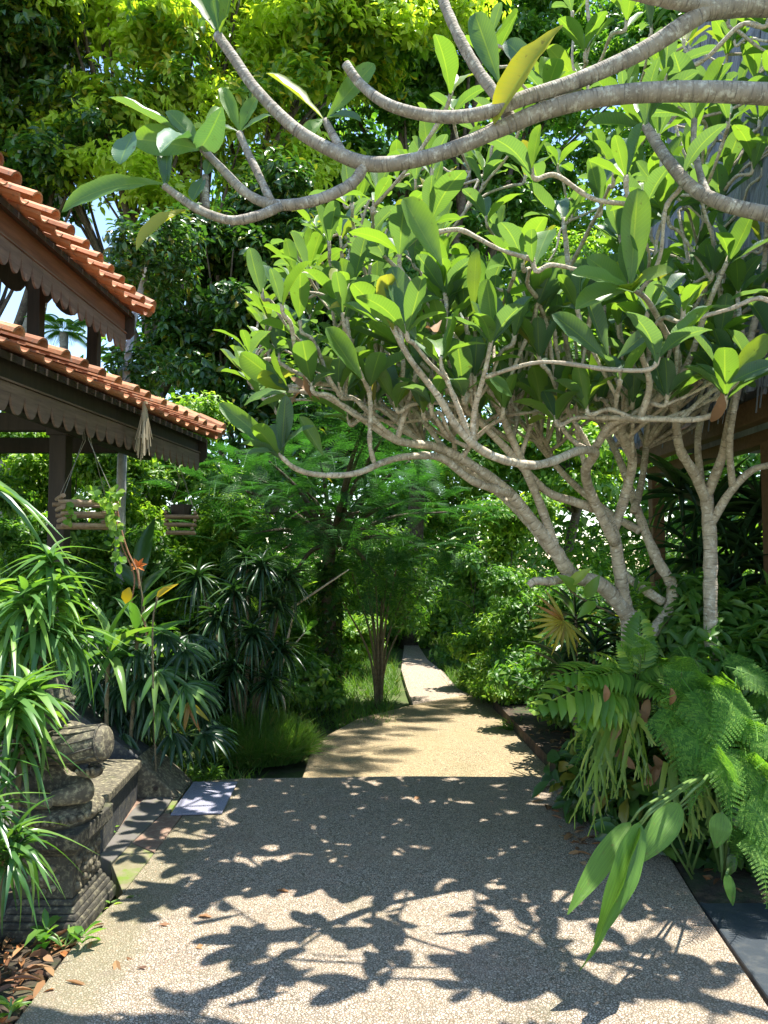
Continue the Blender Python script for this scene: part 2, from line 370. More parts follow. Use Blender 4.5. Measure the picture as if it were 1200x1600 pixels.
M['lawn'] = stonemat('lawn_soil', g(.05, .08, .02), g(.09, .13, .03), g(.1, .09, .05), 2, .95, 1, None, .5, .03)
M['redflag'] = stonemat('reddish_flagstone', g(.17, .1, .07), g(.26, .17, .12), g(.3, .24, .17), 5, .85, .4, g(.12, .14, .03), .6)
M['plank'] = stonemat('weathered_stone_strip', g(.10, .09, .08), g(.17, .155, .135), g(.12, .12, .07), 4, .8, .5, g(.1, .12, .03), .62)
M['mossy'] = stonemat('mossy_slab', g(.15, .13, .07), g(.24, .21, .13), None, 7, .9, .6, g(.12, .18, .02), .48)
M['carved'] = stonemat('carved_volcanic_stone', g(.022, .02, .016), g(.08, .072, .052), g(.2, .18, .11), 9, .85, 1.0, g(.09, .1, .035), .57, .008)
M['carved_pale'] = stonemat('worn_carved_stone', g(.04, .035, .025), g(.17, .145, .095), g(.36, .32, .19), 10, .85, 1.0, g(.12, .12, .05), .6, .008)
M['slab'] = stonemat('dark_stone_slab', g(.03, .032, .036), g(.065, .066, .066), g(.15, .14, .1), 5, .7, .6, g(.12, .12, .05), .62)
M['slate'] = stonemat('blue_black_slate', g(.035, .045, .055), g(.055, .065, .075), g(.08, .085, .085), 3, .35, .4, None, .5)
M['tile'] = stonemat('terracotta_tile', g(.4, .16, .065), g(.6, .26, .12), g(.45, .22, .12), 5, .7, .3, g(.2, .1, .06), .72)
M['tile2'] = stonemat('weathered_terracotta', g(.4, .17, .07), g(.58, .25, .12), g(.38, .24, .15), 6, .8, .3, g(.14, .1, .06), .6)
def woodmat(name, c1, c2, ax=(1, 1, 12), sc=3, rough=.7):
    m, n, p = newmat(name); mp = ND(n, 'Mapping'); mp.inputs['Scale'].default_value = ax; n.links.new(worldco(n), mp.inputs[0])
    f = noise(n, sc, 8, .7, mp.outputs[0]); n.links.new(ramp(n, f, [(.3, c1), (.7, c2)]), p.inputs['Base Color'])
    p.inputs['Roughness'].default_value = rough; bump(n, p, f, .5, .004); return m
M['red_wood'] = woodmat('red_brown_board', g(.13, .045, .025), g(.26, .1, .055))
M['grey_wood'] = woodmat('faded_grey_board', g(.09, .055, .04), g(.22, .145, .105))
M['dark_wood'] = woodmat('dark_timber', g(.02, .014, .01), g(.05, .035, .025), (10, 10, 1))
M['gold_wood'] = woodmat('golden_timber', g(.1, .055, .025), g(.2, .115, .055), (1, 12, 12))
M['stick'] = woodmat('peeled_stick', g(.2, .13, .08), g(.42, .3, .2), (12, 1, 12), 4)
M['thatch'] = woodmat('grey_thatch', g(.07, .08, .095), g(.3, .315, .34), (3, 42, .6), 2, .9)
M['dry'] = woodmat('dried_palm_leaf', g(.4, .32, .2), g(.62, .52, .36), (30, 30, 2), 2, .8)
for k_ in ('tile', 'tile2'):
    n = M[k_].node_tree; p = n.nodes['Principled BSDF']; src = p.inputs['Base Color'].links[0].from_socket
    rn = ND(n, 'NewGeometry').outputs['Random Per Island']
    c = mixc(n, 1, src, ramp(n, rn, [(0, (.55, .5, .5)), (.5, (.95, .95, .95)), (1, (1.1, 1.15, 1.2))]), 'MULTIPLY')
    c = mixc(n, ramp(n, noise(n, 16, 6, .75, worldco(n)), [(.56, (0, 0, 0)), (.66, (.8, .8, .8))]), c, (.1, .075, .055)); n.links.new(c, p.inputs['Base Color'])
def matmat():
    m, n, p = newmat('woven_door_mat'); v = worldco(n)
    c = ramp(n, noise(n, 140, 4, .7, v), [(.35, g(.17, .17, .23)), (.65, g(.38, .38, .46))])
    n.links.new(c, p.inputs['Base Color']); p.inputs['Roughness'].default_value = .95; bump(n, p, noise(n, 180, 3, .7, v), 1, .006); return m
M['mat'] = matmat()
M['wire'], n, p = newmat('wire'); p.inputs['Base Color'].default_value = (.3, .28, .24, 1); p.inputs['Metallic'].default_value = .6; p.inputs['Roughness'].default_value = .5
M['white'], n, p = newmat('off_white_paint'); p.inputs['Base Color'].default_value = (.62, .6, .55, 1); p.inputs['Roughness'].default_value = .6

# ------------------------------------------------------------------ the setting
def struct(name, b, m, **k): return tag(b.build(name, m, **k), kind='structure')
b = B(); xs = np.linspace(-70, 70, 57); ys = np.linspace(-20, 120, 57)
V = [(x, y, -.22+.02*math.sin(x*1.3)*math.cos(y*.9)) for y in ys for x in xs]
b.add(V, [(j*57+i, j*57+i+1, (j+1)*57+i+1, (j+1)*57+i) for j in range(56) for i in range(56)])
struct('ground', b, M['lawn'], smooth=True)
pl = [PG(20, 1600), PG(137, 1447), PG(192, 1394), PG(240, 1332), PG(285, 1273), PG(299, 1221), PG(372, 1216), PG(640, 1212), PG(900, 1214), PG(985, 1235), PG(1085, 1400), PG(1200, 1570)]
PL = [(p.x, p.y) for p in pl]
poly = [(-1.6, -3), (1.6, -3)]+[PL[-1], PL[-2], PL[-3], PL[-4], PL[-5], PL[-6], PL[-7], PL[-8], PL[-9], PL[-10], PL[-11], PL[-12]]
b = B(); b.prism(poly, -.2, 0); struct('terrace', b, M['pebble'], bevel=.012)
# lower path
def P2(px, py, z=-.13): p = PG(px, py, z); return (p.x, p.y)
b = B()
lo = [P2(470, 1222), P2(868, 1222), P2(862, 1200), P2(800, 1108), P2(762, 1096), P2(730, 1085), P2(648, 1100), P2(560, 1122), P2(490, 1160)]
b.prism(lo, -.2, -.13)
struct('lower_path', b, M['ochre'], bevel=.01)
b = B()
L_ = [P2(646, 1101, -.13), P2(636, 1075), P2(627, 1045), P2(630, 1020), P2(632, 1004), P2(622, 994), P2(600, 985)]
R_ = [P2(758, 1095), P2(715, 1075), P2(694, 1050), P2(668, 1030), P2(655, 1010), P2(650, 996), P2(640, 987)]
for i in range(len(L_)-1):
    q = [L_[i], R_[i], R_[i+1], L_[i+1]]; b.prism(q, -.21, -.138)
M['pinkpath'] = pebblemat('faded_pink_concrete', g(.52, .43, .34), g(.42, .32, .22), g(.2, .17, .08))
struct('garden_path', b, M['pinkpath'])
# left bed, right bed
b = B(); b.prism([(-9, -3), (-1.62, -3), (PL[0][0]-.02, PL[0][1]), (PL[1][0]-.02, PL[1][1]), (-1.75, 4.4), (-1.75, 5.6), (-9, 5.6)], -.2, -.02)
struct('left_bed', b, M['soil'])
b = B(); b.prism([(PL[-1][0]+.9, 2.0), (6, 2.0), (6, 9), (1.25, 9), (1.36, 6.0), (1.62, 5.2), (PL[-3][0]+.02, PL[-3][1]), (PL[-2][0]+.02, PL[-2][1]), (PL[-2][0]+.5, 3.3)], -.2, -.03)
struct('right_bed', b, M['soil'])
s0 = PG(1085, 1402); s1 = PG(1205, 1570)
b = B(); b.prism([(1.62, -3), (3.2, -3), (3.2, 3.75), (s0.x+.05, 3.72), (s0.x+.02, s0.y), (s1.x+.02, s1.y)], -.2, -.015)
struct('slate_paving', b, M['slate'], bevel=.01)

# low tangle of ground cover along both sides (uncountable)
def scatter_poly(n, x0, x1, y0, y1): return np.stack([rng.uniform(x0, x1, n), rng.uniform(y0, y1, n)], 1)
b = B()
q = scatter_poly(60000, -7, 7, 5.6, 17)
pathc = lambda y: .12+.02*(y-6) if y < 9 else .3
q = np.array([p for p in q if not (-1.02-.0*(p[1]) < p[0] < 1.45 and p[1] < 8.1) and not (.1 < p[0] < 1.35 and p[1] < 10.2) and not (.2 < p[0] < .9 and p[1] < 17.5)])
n_ = len(q); P = np.c_[q, np.full(n_, -.22)]
D = rdir(n_)*.7+np.array([0, 0, 1.]); spread(b, T_GR, P, D, rdir(n_), rng.uniform(.08, .26, n_), .012)
tag(b.build('ground_cover', M['grass'], smooth=True), 'low green grass and weeds covering the soil beside the path', 'grass', kind='stuff')

# fallen leaves
b = B(); n_ = 900
P = np.c_[rng.uniform(-2.4, -1.28, n_), rng.uniform(1.9, 3.5, n_), np.full(n_, -.012)+rng.random(n_)*.02]
P = P[P[:, 0] < -1.24-(3.3-P[:, 1])*.02]
D = rdir(len(P)); D[:, 2] *= .15; Nn = np.array([0, 0, 1.])+rdir(len(P))*.35
spread(b, T_LA+T_OV6+T_OV1, P, D, Nn, rng.uniform(.04, .13, len(P)), rng.uniform(.01, .035, len(P)))
n_ = 500; P = np.c_[rng.uniform(1.05, 2.6, n_), rng.uniform(3.9, 7.4, n_), np.full(n_, -.02)]
P = P[P[:, 0] > 1.32]
P = np.r_[P, np.c_[rng.uniform(1.02, 1.3, 70)+0, rng.uniform(4.0, 5.5, 70), np.full(70, .006)], np.c_[-1.22+rng.random(9)**2*.5, rng.uniform(2.9, 3.5, 9), np.full(9, .006)]]
D = rdir(len(P)); D[:, 2] *= .15; spread(b, T_OV1, P, D, np.array([0, 0, 1.])+rdir(len(P))*.35, rng.uniform(.04, .12, len(P)), rng.uniform(.015, .04, len(P)))
tag(b.build('leaf_litter', M['litter']), 'brown fallen leaves and twigs scattered over the bare beds', 'leaf litter', kind='stuff')

for k, (px, py) in enumerate([(432, 1392), (905, 1318), (655, 1245), (310, 1432)]):
    b = B(); o = PG(px, py, .004); spread(b, T_OV6, np.array([o]), np.array([[math.cos(k*2.1), math.sin(k*2.1), .05]]), np.array([[.1, .1, 1.]]), .07, .03)
    tag(b.build('fallen_leaf', M['litter'], smooth=True), ['small brown fallen leaf on the middle left of the terrace', 'small brown fallen leaf on the terrace near the staghorn fern', 'small brown fallen leaf near the far edge of the terrace', 'small brown fallen leaf on the terrace beside the pedestal'][k], 'leaf')

# ------------------------------------------------------------------ left border, steps, mat
def tilted_strip(pts, z0, z1): return [(p[0], p[1]) for p in pts], z0, z1
t = empty('stone_border', PG(235, 1330), 'flat border of weathered grey and reddish stone slabs left of the terrace', 'stone border')
b = B(); b.prism([P2(175, 1352, 0), P2(192, 1396, 0), P2(240, 1334, 0), P2(205, 1318, 0)][::1], -.1, .004); b.build('mossy_slab', M['mossy'], t, bevel=.004)
b = B(); b.prism([P2(206, 1318, 0), P2(241, 1332, 0), P2(284, 1274, 0), P2(256, 1271, 0)], -.1, .004); b.build('red_slab', M['redflag'], t, bevel=.004)
b = B(); b.prism([P2(257, 1270, 0), P2(264, 1272, 0), P2(299, 1222, 0), P2(289, 1221, 0)], -.1, .006); b.build('moss_edge', M['mossy'], t, bevel=.004)
b = B(); b.prism([P2(155, 1340, 0), P2(174, 1350, 0), P2(255, 1270, 0), P2(288, 1224, 0), P2(243, 1233, 0), P2(205, 1270, 0)], -.1, .012); b.build('grey_slab', M['plank'], t, bevel=.006)
b = B(); b.prism([P2(140, 1330, 0), P2(154, 1338, 0), P2(204, 1270, 0), P2(241, 1234, 0), P2(215, 1236, 0)], -.1, .002); b.build('earth_red_slab', M['redflag'], t, bevel=.004)
b = B(); mq = [PG(266, 1273, .012), PG(347, 1270, .012), PG(371, 1222, .012), PG(302, 1222, .012)]
b.prism([(p.x, p.y) for p in mq], .004, .016)
tag(b.build('door_mat', M['mat'], bevel=.004), 'grey lilac woven door mat lying at the far left terrace corner', 'door mat')

t = empty('stone_stairs', (-2.3, 5.0, -.02), 'dark stone stairs with sloping cheek wall going up beneath the pavilion', 'stairs')
A = PG(292, 1229); tipx, tipy = A.x, A.y
c0 = PW(223, 1180, 5.35); c1 = PW(104, 1096, 5.35)
b = B()                                   # sloping far cheek wall
b.extr([(c1.x-.6, 5.3, -.02), (c0.x, 5.3, -.02), (c0.x, 5.3, c0.z-.01), (c1.x, 5.3, c1.z), (c1.x-.6, 5.3, c1.z)][::-1], (0, .28, 0))
b.build('cheek_wall', M['slab'], t, bevel=.01)
b = B()                                   # wedge-shaped end stone
z = c0.z+.02
b.add([(c0.x, 5.22, 0), (tipx+.02, 5.22, 0), (c0.x, 5.22, z), (c0.x, 5.62, 0), (tipx+.02, 5.62, 0), (c0.x, 5.62, z)], [(0, 1, 2), (3, 5, 4), (1, 4, 5, 2), (0, 2, 5, 3), (0, 3, 4, 1)])
b.build('end_stone', M['carved_pale'], t, bevel=.012)
b = B(); e = PW(244, 1217, 5.215)
b.tube([(e.x, 5.21, .07), (e.x, 5.23, .07)], .014, 10); b.build('drain_hole', M['dark_wood'], t)
for k, (x, z) in enumerate([(-1.86, .17), (-2.18, .32), (-2.5, .47)]):
    b = B(); b.box((x-.26, 4.72, z/2), (.5, .98, z)); b.build('step', M['slab'], t, bevel=.01)
a_ = PW(223, 1186, 5.2); c_ = PW(178, 1243, 4.25)
b = B(); b.extr([(a_.x-.03, a_.y, -.02), (c_.x-.06, c_.y, -.02), (c_.x-.06, c_.y, c_.z-.06), (a_.x-.03, a_.y, a_.z-.06)], (-.22, 0, 0)); b.build('stair_riser', M['slab'], t, bevel=.006)
b = B(); b.extr([(a_.x-.005, a_.y, a_.z-.055), (c_.x-.035, c_.y, c_.z-.055), (c_.x-.035, c_.y, c_.z), (a_.x-.005, a_.y, a_.z)], (-.27, 0, 0)); b.build('stair_nosing', M['carved_pale'], t, bevel=.008)

# ------------------------------------------------------------------ pavilion on the left
pav = empty('garden_pavilion', (-3.2, 6, -.1), 'open timber pavilion with two tiers of terracotta tiles and scalloped boards', 'pavilion')
b = B(); b.box((-4.4, 6.3, .2), (3.6, 3.6, .8)); b.build('plinth', M['slab'], pav, bevel=.02)
def gable(A, Bc, z, slope, width, pitch, rad, nm, mt, far_ext=.0, near_ext=1.6, rise_tiles=True, fas=(.17, .14), pal='grey_wood', plainw='red_wood'):
    A = Vector((A[0], A[1], z)); Bc = Vector((Bc[0], Bc[1], z)); e1 = (A-Bc).normalized(); L = (A-Bc).length+near_ext
    e2 = Vector((e1.y, -e1.x, 0));
    if e2.x > 0: e2 = -e2
    up = (e2+Vector((0, 0, slope))).normalized(); nrm = Vector((-slope*e2.x, -slope*e2.y, 1)).normalized()
    roof = link_roof = B()
    ridge = Bc+e2*width+Vector((0, 0, slope*width))
    th = .045
    # boards under the tiles: two slopes
    inset = .06
    p0 = Bc+e1*inset+e2*inset+Vector((0, 0, slope*inset-.01)); r0 = ridge+e1*inset-Vector((0, 0, .01)); q0 = Bc+e1*inset+e2*(2*width-inset)+Vector((0, 0, slope*inset-.01))
    roof.extr([p0, r0, q0, q0-Vector((0, 0, th)), r0-Vector((0, 0, th)), p0-Vector((0, 0, th))], e1*(L-inset))
    ro = roof.build(nm, M['dark_wood'], pav)
    tl = B(); nrow = int(width/.24/1.0)+1; ncol = int(L/pitch)
    for side in (0, 1):
        for i in range(ncol+1):
            for r in range(nrow):
                for kind in (0, 1):
                    s = (i+(.5 if kind else 0))*pitch+.02
                    u0 = r*.235*1.03; ln = .30
                    jit = (random.random()-.5)*.03
                    base = Bc+e1*s; uu = up; ee2 = e2
                    if side: base = Bc+e2*(2*width)+e1*s; uu = (-e2+Vector((0, 0, slope))).normalized()
                    nn = e1.cross(uu); nn = nn if nn.z > 0 else -nn
                    a = base+uu*(u0-.05+jit)+nn*(.075 if kind == 0 else .03)+nn*(.022)
                    c = a+uu*ln-nn*.022
                    if u0 > width*1.08: continue
                    V = []; k = 7; r1 = rad*(1.05); r2 = rad*.88
                    for (pt, rr) in ((a, r1), (c, r2)):
                        for off in (0, -.014):
                            for j in range(k):
                                th_ = math.pi*j/(k-1); sg = 1 if kind == 0 else -1
                                V.append(pt+e1*math.cos(th_)*(rr+off)+nn*math.sin(th_)*(rr+off)*sg*(.9 if kind == 0 else .7))
                    F = []
                    for j in range(k-1):
                        F += [(j, j+1, 2*k+j+1, 2*k+j), (k+j, 3*k+j, 3*k+j+1, k+j+1), (j, k+j, k+j+1, j+1)]
                    tl.add(V, F)
    # ridge and far rake tiles
    rl = int(L/.3)
    for i in range(rl): tl.tube([ridge+e1*i*.3+Vector((0, 0, .09)), ridge+e1*(i*.3+.33)+Vector((0, 0, .1))], [.09, .08], 10)
    for i in range(int(width/.24)):
        a = Bc+up*(i*.24-.02)+nrm*.12-e1*.03; tl.tube([a, a+up*.28+nrm*.02], [.085, .075], 10)
    tl.build('roof_tiles', mt, ro, smooth=False)
    # plain board and scalloped board under the eave
    f0, f1 = fas
    b = B(); o = Bc+e2*.13+e1*.1+Vector((0, 0, .0))
    b.extr([o, o+e1*(L-.1), o+e1*(L-.1)-Vector((0, 0, f0)), o-Vector((0, 0, f0))], e2*.025); b.build('eave_board', M[plainw], ro, bevel=.003)
    b = B(); o = o-Vector((0, 0, f0-.02))-e2*.012; pt = .15; ns = int((L-.1)/pt); pl_ = [o, ]
    low = []
    for i in range(ns):
        for j in range(9):
            tt = j/8; low.append(o+e1*((i+tt)*pt)-Vector((0, 0, f1*.3+f1*.8*math.sin(math.pi*tt)**.6)))
    for i in range(ns):               # one strip per scallop
        seg = low[i*9:(i+1)*9]; b.extr([o+e1*(i*pt+.002)]+seg[:]+[o+e1*((i+1)*pt-.002)], e2*.016)
    b.build('scalloped_board', M[pal], ro)
    b = B(); b.bar(o+Vector((0, 0, .012))-e2*.004, o+Vector((0, 0, .012))+e1*(L-.2)-e2*.004, .012, .012); b.build('batten', M['grey_wood'], ro)
    # gable rake board with scallops at the far end
    b = B(); o = Bc+e1*.07+e2*.05
    nr = int(width/.26)
    for i in range(nr):
        a0 = o+e2*(i*.26)+Vector((0, 0, slope*i*.26)); a1 = o+e2*((i+1)*.26-.003)+Vector((0, 0, slope*((i+1)*.26)))
        arc = [a0.lerp(a1, j/6)-Vector((0, 0, .17+.1*math.sin(math.pi*j/6)**.6)) for j in range(7)]
        b.extr([a0]+arc+[a1], e1*.025)
    b.build('rake_board', M['dark_wood'], ro)
    return e1, e2, Bc, L, ridge
upi = gable((-2.33, 4.70), (-2.26, 7.14), 3.83, .45, 1.9, .25, .06, 'upper_roof', M['tile'], fas=(.2, .16))
lwi = gable((-2.11, 4.26), (-1.70, 7.72), 2.76, .40, 1.75, .25, .054, 'lower_roof', M['tile2'], fas=(.16, .16), plainw='dark_wood')
b = B()
for x, y in ((-2.50, 5.95), (-2.75, 3.3), (-5.4, 5.95), (-5.4, 7.3)):
    b = B(); b.box((x, y, 1.55), (.13, .13, 2.4)); b.box((x, y, .72), (.2, .2, .24)); b.box((x, y, 2.58), (.17, .17, .1)); b.build('post', M['dark_wood'], pav, bevel=.008)
b = B(); b.bar((-2.45, 4.0, 2.62), (-2.32, 7.5, 2.62), .12, .16); b.bar((-2.5, 5.95, 2.64), (-5.4, 5.95, 2.64), .1, .14); b.bar((-2.5, 7.2, 2.64), (-5.4, 7.2, 2.64), .1, .14); b.bar((-2.75, 4.2, 3.9), (-2.7, 7.1, 3.9), .1, .14)
b.build('beam', M['dark_wood'], pav, bevel=.006)
for x, y in ((-2.72, 5.95), (-2.68, 7.05)):
    b = B(); b.box((x, y, 3.4), (.1, .1, 1.0)); b.build('king_post', M['dark_wood'], pav, bevel=.006)
# dried palm ornament hanging from the lower eave
b = B(); o = PW(226, 655, 6.05)
for i in range(26):
    a = random.random()*6.28; r = .02+random.random()*.03; l = random.uniform(.12, .34)
    e = o+Vector((math.cos(a)*r*1.6, math.sin(a)*r, -l)); b.bar(o+Vector((math.cos(a)*.02, math.sin(a)*.02, .05)), e, .012, .003)
b.tube([o+Vector((0, 0, .14)), o-Vector((0, 0, .02))], .022, 8); b.tube([o+Vector((0, 0, -.12)), o-Vector((0, 0, .15))], .03, 8)
tag(b.build('palm_ornament', M['dry']), 'bundle of dried pale palm leaf strips hanging from the lower pavilion eave', 'ornament')

# ------------------------------------------------------------------ frangipani trees
def limb(b, pts, k=6, sides=10):        # pts: (px, py, Y, r)
    last = 5; Q = []
    for p in pts:
        w = PW(p[0], p[1], p[2]); Q.append((w.x, w.y, w.z, p[3]*.86))
    C = crom(Q, k); C[:, 3] *= 1+.05*rng.normal(size=len(C)); 
    b.tube(C[:, :3], C[:, 3], sides); return C
def rosette(b, tip, ax, n, L=(.2, .3), W=(.08, .115), tm=None, open_=.85):
    ax = np.array(ax, float); ax /= np.linalg.norm(ax); tm = tm or T_PL
    a0 = rng.random()*6.28
    t1 = np.cross(ax, [0.3, .9, .2]); t1 /= np.linalg.norm(t1); t2 = np.cross(ax, t1)
    P = []; D = []; N = []
    for i in range(n):
        a = a0+i*2.4+rng.normal()*.25; sp = (.35+.75*rng.random())*open_
        side = math.cos(a)*t1+math.sin(a)*t2
        d = ax*math.cos(sp)+side*math.sin(sp)
        P.append(np.array(tip)-ax*rng.random()*.05+side*.006); D.append(d); N.append(ax*math.sin(sp)-side*math.cos(sp)+rdir(1)[0]*.25)
    ln = rng.uniform(*L, n); wd = rng.uniform(*W, n)*(ln/np.mean(L))
    spread(b, tm, np.array(P), np.array(D), -np.array(N)*-1, ln, wd)

ft = empty('frangipani_tree', PG(1000, 1240), 'large spreading frangipani with many bare curving grey limbs right of the path', 'tree')
wood = B(); skel = []
def mlimb(pts, sides=9):
    C = limb(wood, pts, 6, sides); skel.append(C); return C
mlimb([(1000, 1250, 5.25, .085), (992, 1100, 5.2, .075), (982, 955, 5.2, .068)], 12)
mlimb([(985, 965, 5.2, .065), (940, 915, 5.1, .058), (893, 897, 5.0, .055), (866, 858, 4.9, .048), (830, 812, 4.8, .042), (790, 765, 4.7, .038), (730, 722, 4.6, .034), (680, 698, 4.5, .03), (620, 688, 4.3, .026), (560, 650, 4.2, .022), (505, 618, 4.1, .017), (450, 610, 4.0, .014)])
mlimb([(895, 900, 5.0, .045), (862, 908, 4.9, .034), (836, 908, 4.85, .03), (826, 915, 4.85, .024)])
mlimb([(800, 772, 4.7, .032), (740, 752, 4.6, .028), (690, 716, 4.5, .026), (640, 713, 4.3, .023), (600, 722, 4.2, .021), (555, 740, 4.1, .019), (500, 742, 4.0, .017), (462, 732, 3.9, .015), (434, 708, 3.85, .012)])
mlimb([(868, 860, 4.9, .04), (845, 790, 4.8, .034), (802, 690, 4.6, .028), (760, 600, 4.5, .024), (705, 520, 4.4, .02), (650, 450, 4.3, .016), (600, 400, 4.2, .013)])
mlimb([(978, 950, 5.2, .055), (968, 890, 5.1, .05), (958, 830, 5.05, .045), (940, 800, 5.0, .04), (900, 785, 4.9, .034), (850, 765, 4.8, .03), (790, 700, 4.6, .026), (740, 650, 4.5, .022), (690, 600, 4.3, .018), (630, 540, 4.2, .015)])
mlimb([(958, 830, 5.05, .042), (978, 770, 5.0, .038), (988, 710, 4.9, .034), (965, 640, 4.8, .03), (925, 560, 4.7, .025), (895, 460, 4.5, .02), (880, 340, 4.4, .016)])
mlimb([(962, 850, 5.0, .042), (925, 775, 4.85, .038), (915, 735, 4.6, .034), (930, 708, 4.4, .03), (905, 704, 4.2, .029), (860, 722, 4.0, .028), (820, 726, 3.9, .026), (760, 708, 3.8, .025), (715, 668, 3.7, .022), (685, 620, 3.6, .019), (640, 560, 3.5, .016), (610, 505, 3.45, .012)])
mlimb([(738, 692, 3.75, .018), (742, 640, 3.7, .016), (758, 580, 3.6, .014), (768, 530, 3.55, .012)])
mlimb([(988, 712, 4.9, .032), (970, 665, 4.7, .03), (1005, 640, 4.5, .028), (1048, 605, 4.35, .025), (1078, 560, 4.2, .021), (1105, 480, 4.1, .018), (1140, 400, 4.0, .014)])
mlimb([(930, 700, 4.4, .028), (958, 660, 4.2, .027), (1000, 655, 4.1, .024), (1040, 655, 4.0, .02), (1090, 655, 3.9, .018), (1128, 640, 3.85, .017), (1134, 612, 3.8, .016)])
mlimb([(1048, 600, 4.3, .024), (1060, 560, 4.1, .021), (1040, 520, 3.9, .018), (1012, 470, 3.6, .015), (985, 450, 3.3, .012)])
mlimb([(990, 1020, 5.2, .05), (1022, 985, 5.25, .05), (1046, 950, 5.3, .048), (1050, 915, 5.3, .045), (1030, 880, 5.3, .042), (1008, 830, 5.4, .038), (990, 780, 5.5, .034), (960, 700, 5.7, .03), (905, 600, 5.9, .024), (870, 480, 6.0, .018)])
mlimb([(1035, 940, 5.3, .04), (1020, 930, 5.3, .036), (985, 905, 5.4, .03), (965, 880, 5.5, .024)])
mlimb([(1000, 830, 5.4, .034), (950, 800, 5.6, .03), (880, 740, 5.8, .026), (800, 640, 6.0, .022), (740, 560, 6.1, .018), (700, 480, 6.2, .014)])
mlimb([(990, 800, 5.4, .034), (1005, 740, 5.6, .03), (1010, 650, 5.7, .026), (990, 540, 5.8, .02), (975, 400, 5.9, .016)])
mlimb([(860, 860, 4.9, .036), (810, 800, 5.2, .03), (740, 740, 5.4, .025), (660, 690, 5.5, .02), (590, 650, 5.6, .016), (530, 590, 5.6, .013)])
mlimb([(1000, 655, 4.1, .022), (1015, 600, 4.0, .02), (1000, 540, 3.9, .017), (1015, 480, 3.8, .014)])
S2 = len(skel)
n_tr1 = len(skel)
wood2 = B(); w_old = wood
# crown tips of the main tree, joined back onto the limbs
def fill(skel, tips, b, order_base, rtip=.0105, lvs=None, zmax=None, keep=False, nlv=(4, 9), L=(.19, .29), W=(.078, .112)):
    nodes = [np.array(c) for s in skel for c in s]
    pos = np.array([c[:3] for c in nodes]); rad = np.array([c[3] for c in nodes]); ob = np.array(order_base)
    tips = sorted(tips, key=lambda p: np.linalg.norm(p-ob))
    for tp in tips:
        d = tp-pos; dist = np.linalg.norm(d, axis=1)
        cost = dist+.55*np.maximum(0, -(d[:, 2]))*3+.5*np.maximum(0, np.linalg.norm(pos-ob, axis=1)-np.linalg.norm(tp-ob)+.05)*2+np.where(rad < .0112, .3, 0)+np.where(dist < .45, (.45-dist)*2.2, 0)+(0 if zmax is None else np.where(pos[:, 2] > zmax, 3, 0))
        i = int(np.argmin(cost)); p0 = pos[i]; L0 = dist[i]
        r0 = min(rad[i]*.9, rtip+.008*L0+.002)
        out = (tp-p0); h = out.copy(); h[2] *= .1
        m1 = p0+h*.38+np.array([0, 0, out[2]*.27])+rdir(1)[0]*.05*L0
        m2 = p0+h*.74+np.array([0, 0, out[2]*.62])+rdir(1)[0]*.05*L0
        m3 = tp-np.array([0, 0, .06])-h*.05
        Q = np.array([np.r_[p0, r0], np.r_[m1, r0*.85], np.r_[m2, max(rtip, r0*.7)], np.r_[m3, rtip], np.r_[tp, rtip*1.05]])
        C = crom(Q, 7); C[:, 3] *= 1+.09*rng.normal(size=len(C)); b.tube(C[:, :3], C[:, 3], 7)
        if keep: skel.append(C)
        pos = np.vstack([pos, C[3:-1, :3]]); rad = np.r_[rad, C[3:-1, 3]]
        ax = C[-1, :3]-C[-4, :3]; ax = ax/np.linalg.norm(ax)+np.array([0, 0, .4])
        if lvs is not None and rng.random() < .93:
            rosette(lvs, tp, ax, int(rng.integers(*nlv)), L, W)
tips = []
def lowlim(px): return np.interp(px, [380, 430, 520, 620, 700, 800, 950, 1100, 1200], [600, 640, 610, 560, 560, 560, 560, 600, 560])
def uplim(px): return np.interp(px, [380, 430, 500, 600, 680, 760, 840, 1400], [470, 430, 330, 250, 180, 60, -60, -200])
tries = 0
while len(tips) < 255 and tries < 40000:
    tries += 1
    px = rng.uniform(385, 1330); Y = rng.uniform(3.1, 7.0)
    u, l = uplim(px), lowlim(px); py = u+(l-u)*rng.random()**.9
    if (px < 620 and Y < 3.7) or (px > 640 and Y > 6.2): continue
    p = np.array(PW(px, py, Y))
    if p[2] > 5.3 or p[2] < 2.1: continue
    if Y < 4.2 and rng.random() < .7: continue
    if 600 < px < 1000 and 4.2 < Y < 5.6 and rng.random() < .45: continue
    if tips and min(np.linalg.norm(p-q) for q in tips) < .21: continue
    tips.append(p)
base = np.array(PW(985, 955, 5.2))
lv = B()
sc = [np.array(PW(rng.uniform(520, 1180), rng.uniform(440, 650), rng.uniform(3.9, 6.2))) for _ in range(190)]
fill(skel, [p for p in sc if 2.2 < p[2] < 4.2], wood, base, rtip=.0125, zmax=2.45, keep=True)
fill(skel, tips, wood, base, lvs=lv, nlv=(3, 6), L=(.16, .3), W=(.076, .108))
for C in skel[1:]:
    ax = C[-1, :3]-C[-5, :3]; 
    if C[-1, 3] < .0175: rosette(lv, C[-1, :3], ax/np.linalg.norm(ax)+np.array([0, 0, .5]), 6)
def leaf_px(b, bx, by, bY, tx, ty, tY, w, tm=None, roll=0.0, nrm=None):
    p = PW(bx, by, bY); q = PW(tx, ty, tY); d = q-p
    n = Vector(nrm) if nrm else Vector((0, -1, .55))
    n = Matrix.Rotation(roll, 3, d.normalized())@n
    place(b, tm or T_PL[1], [p], [d], [n], [d.length*1.03], [w])
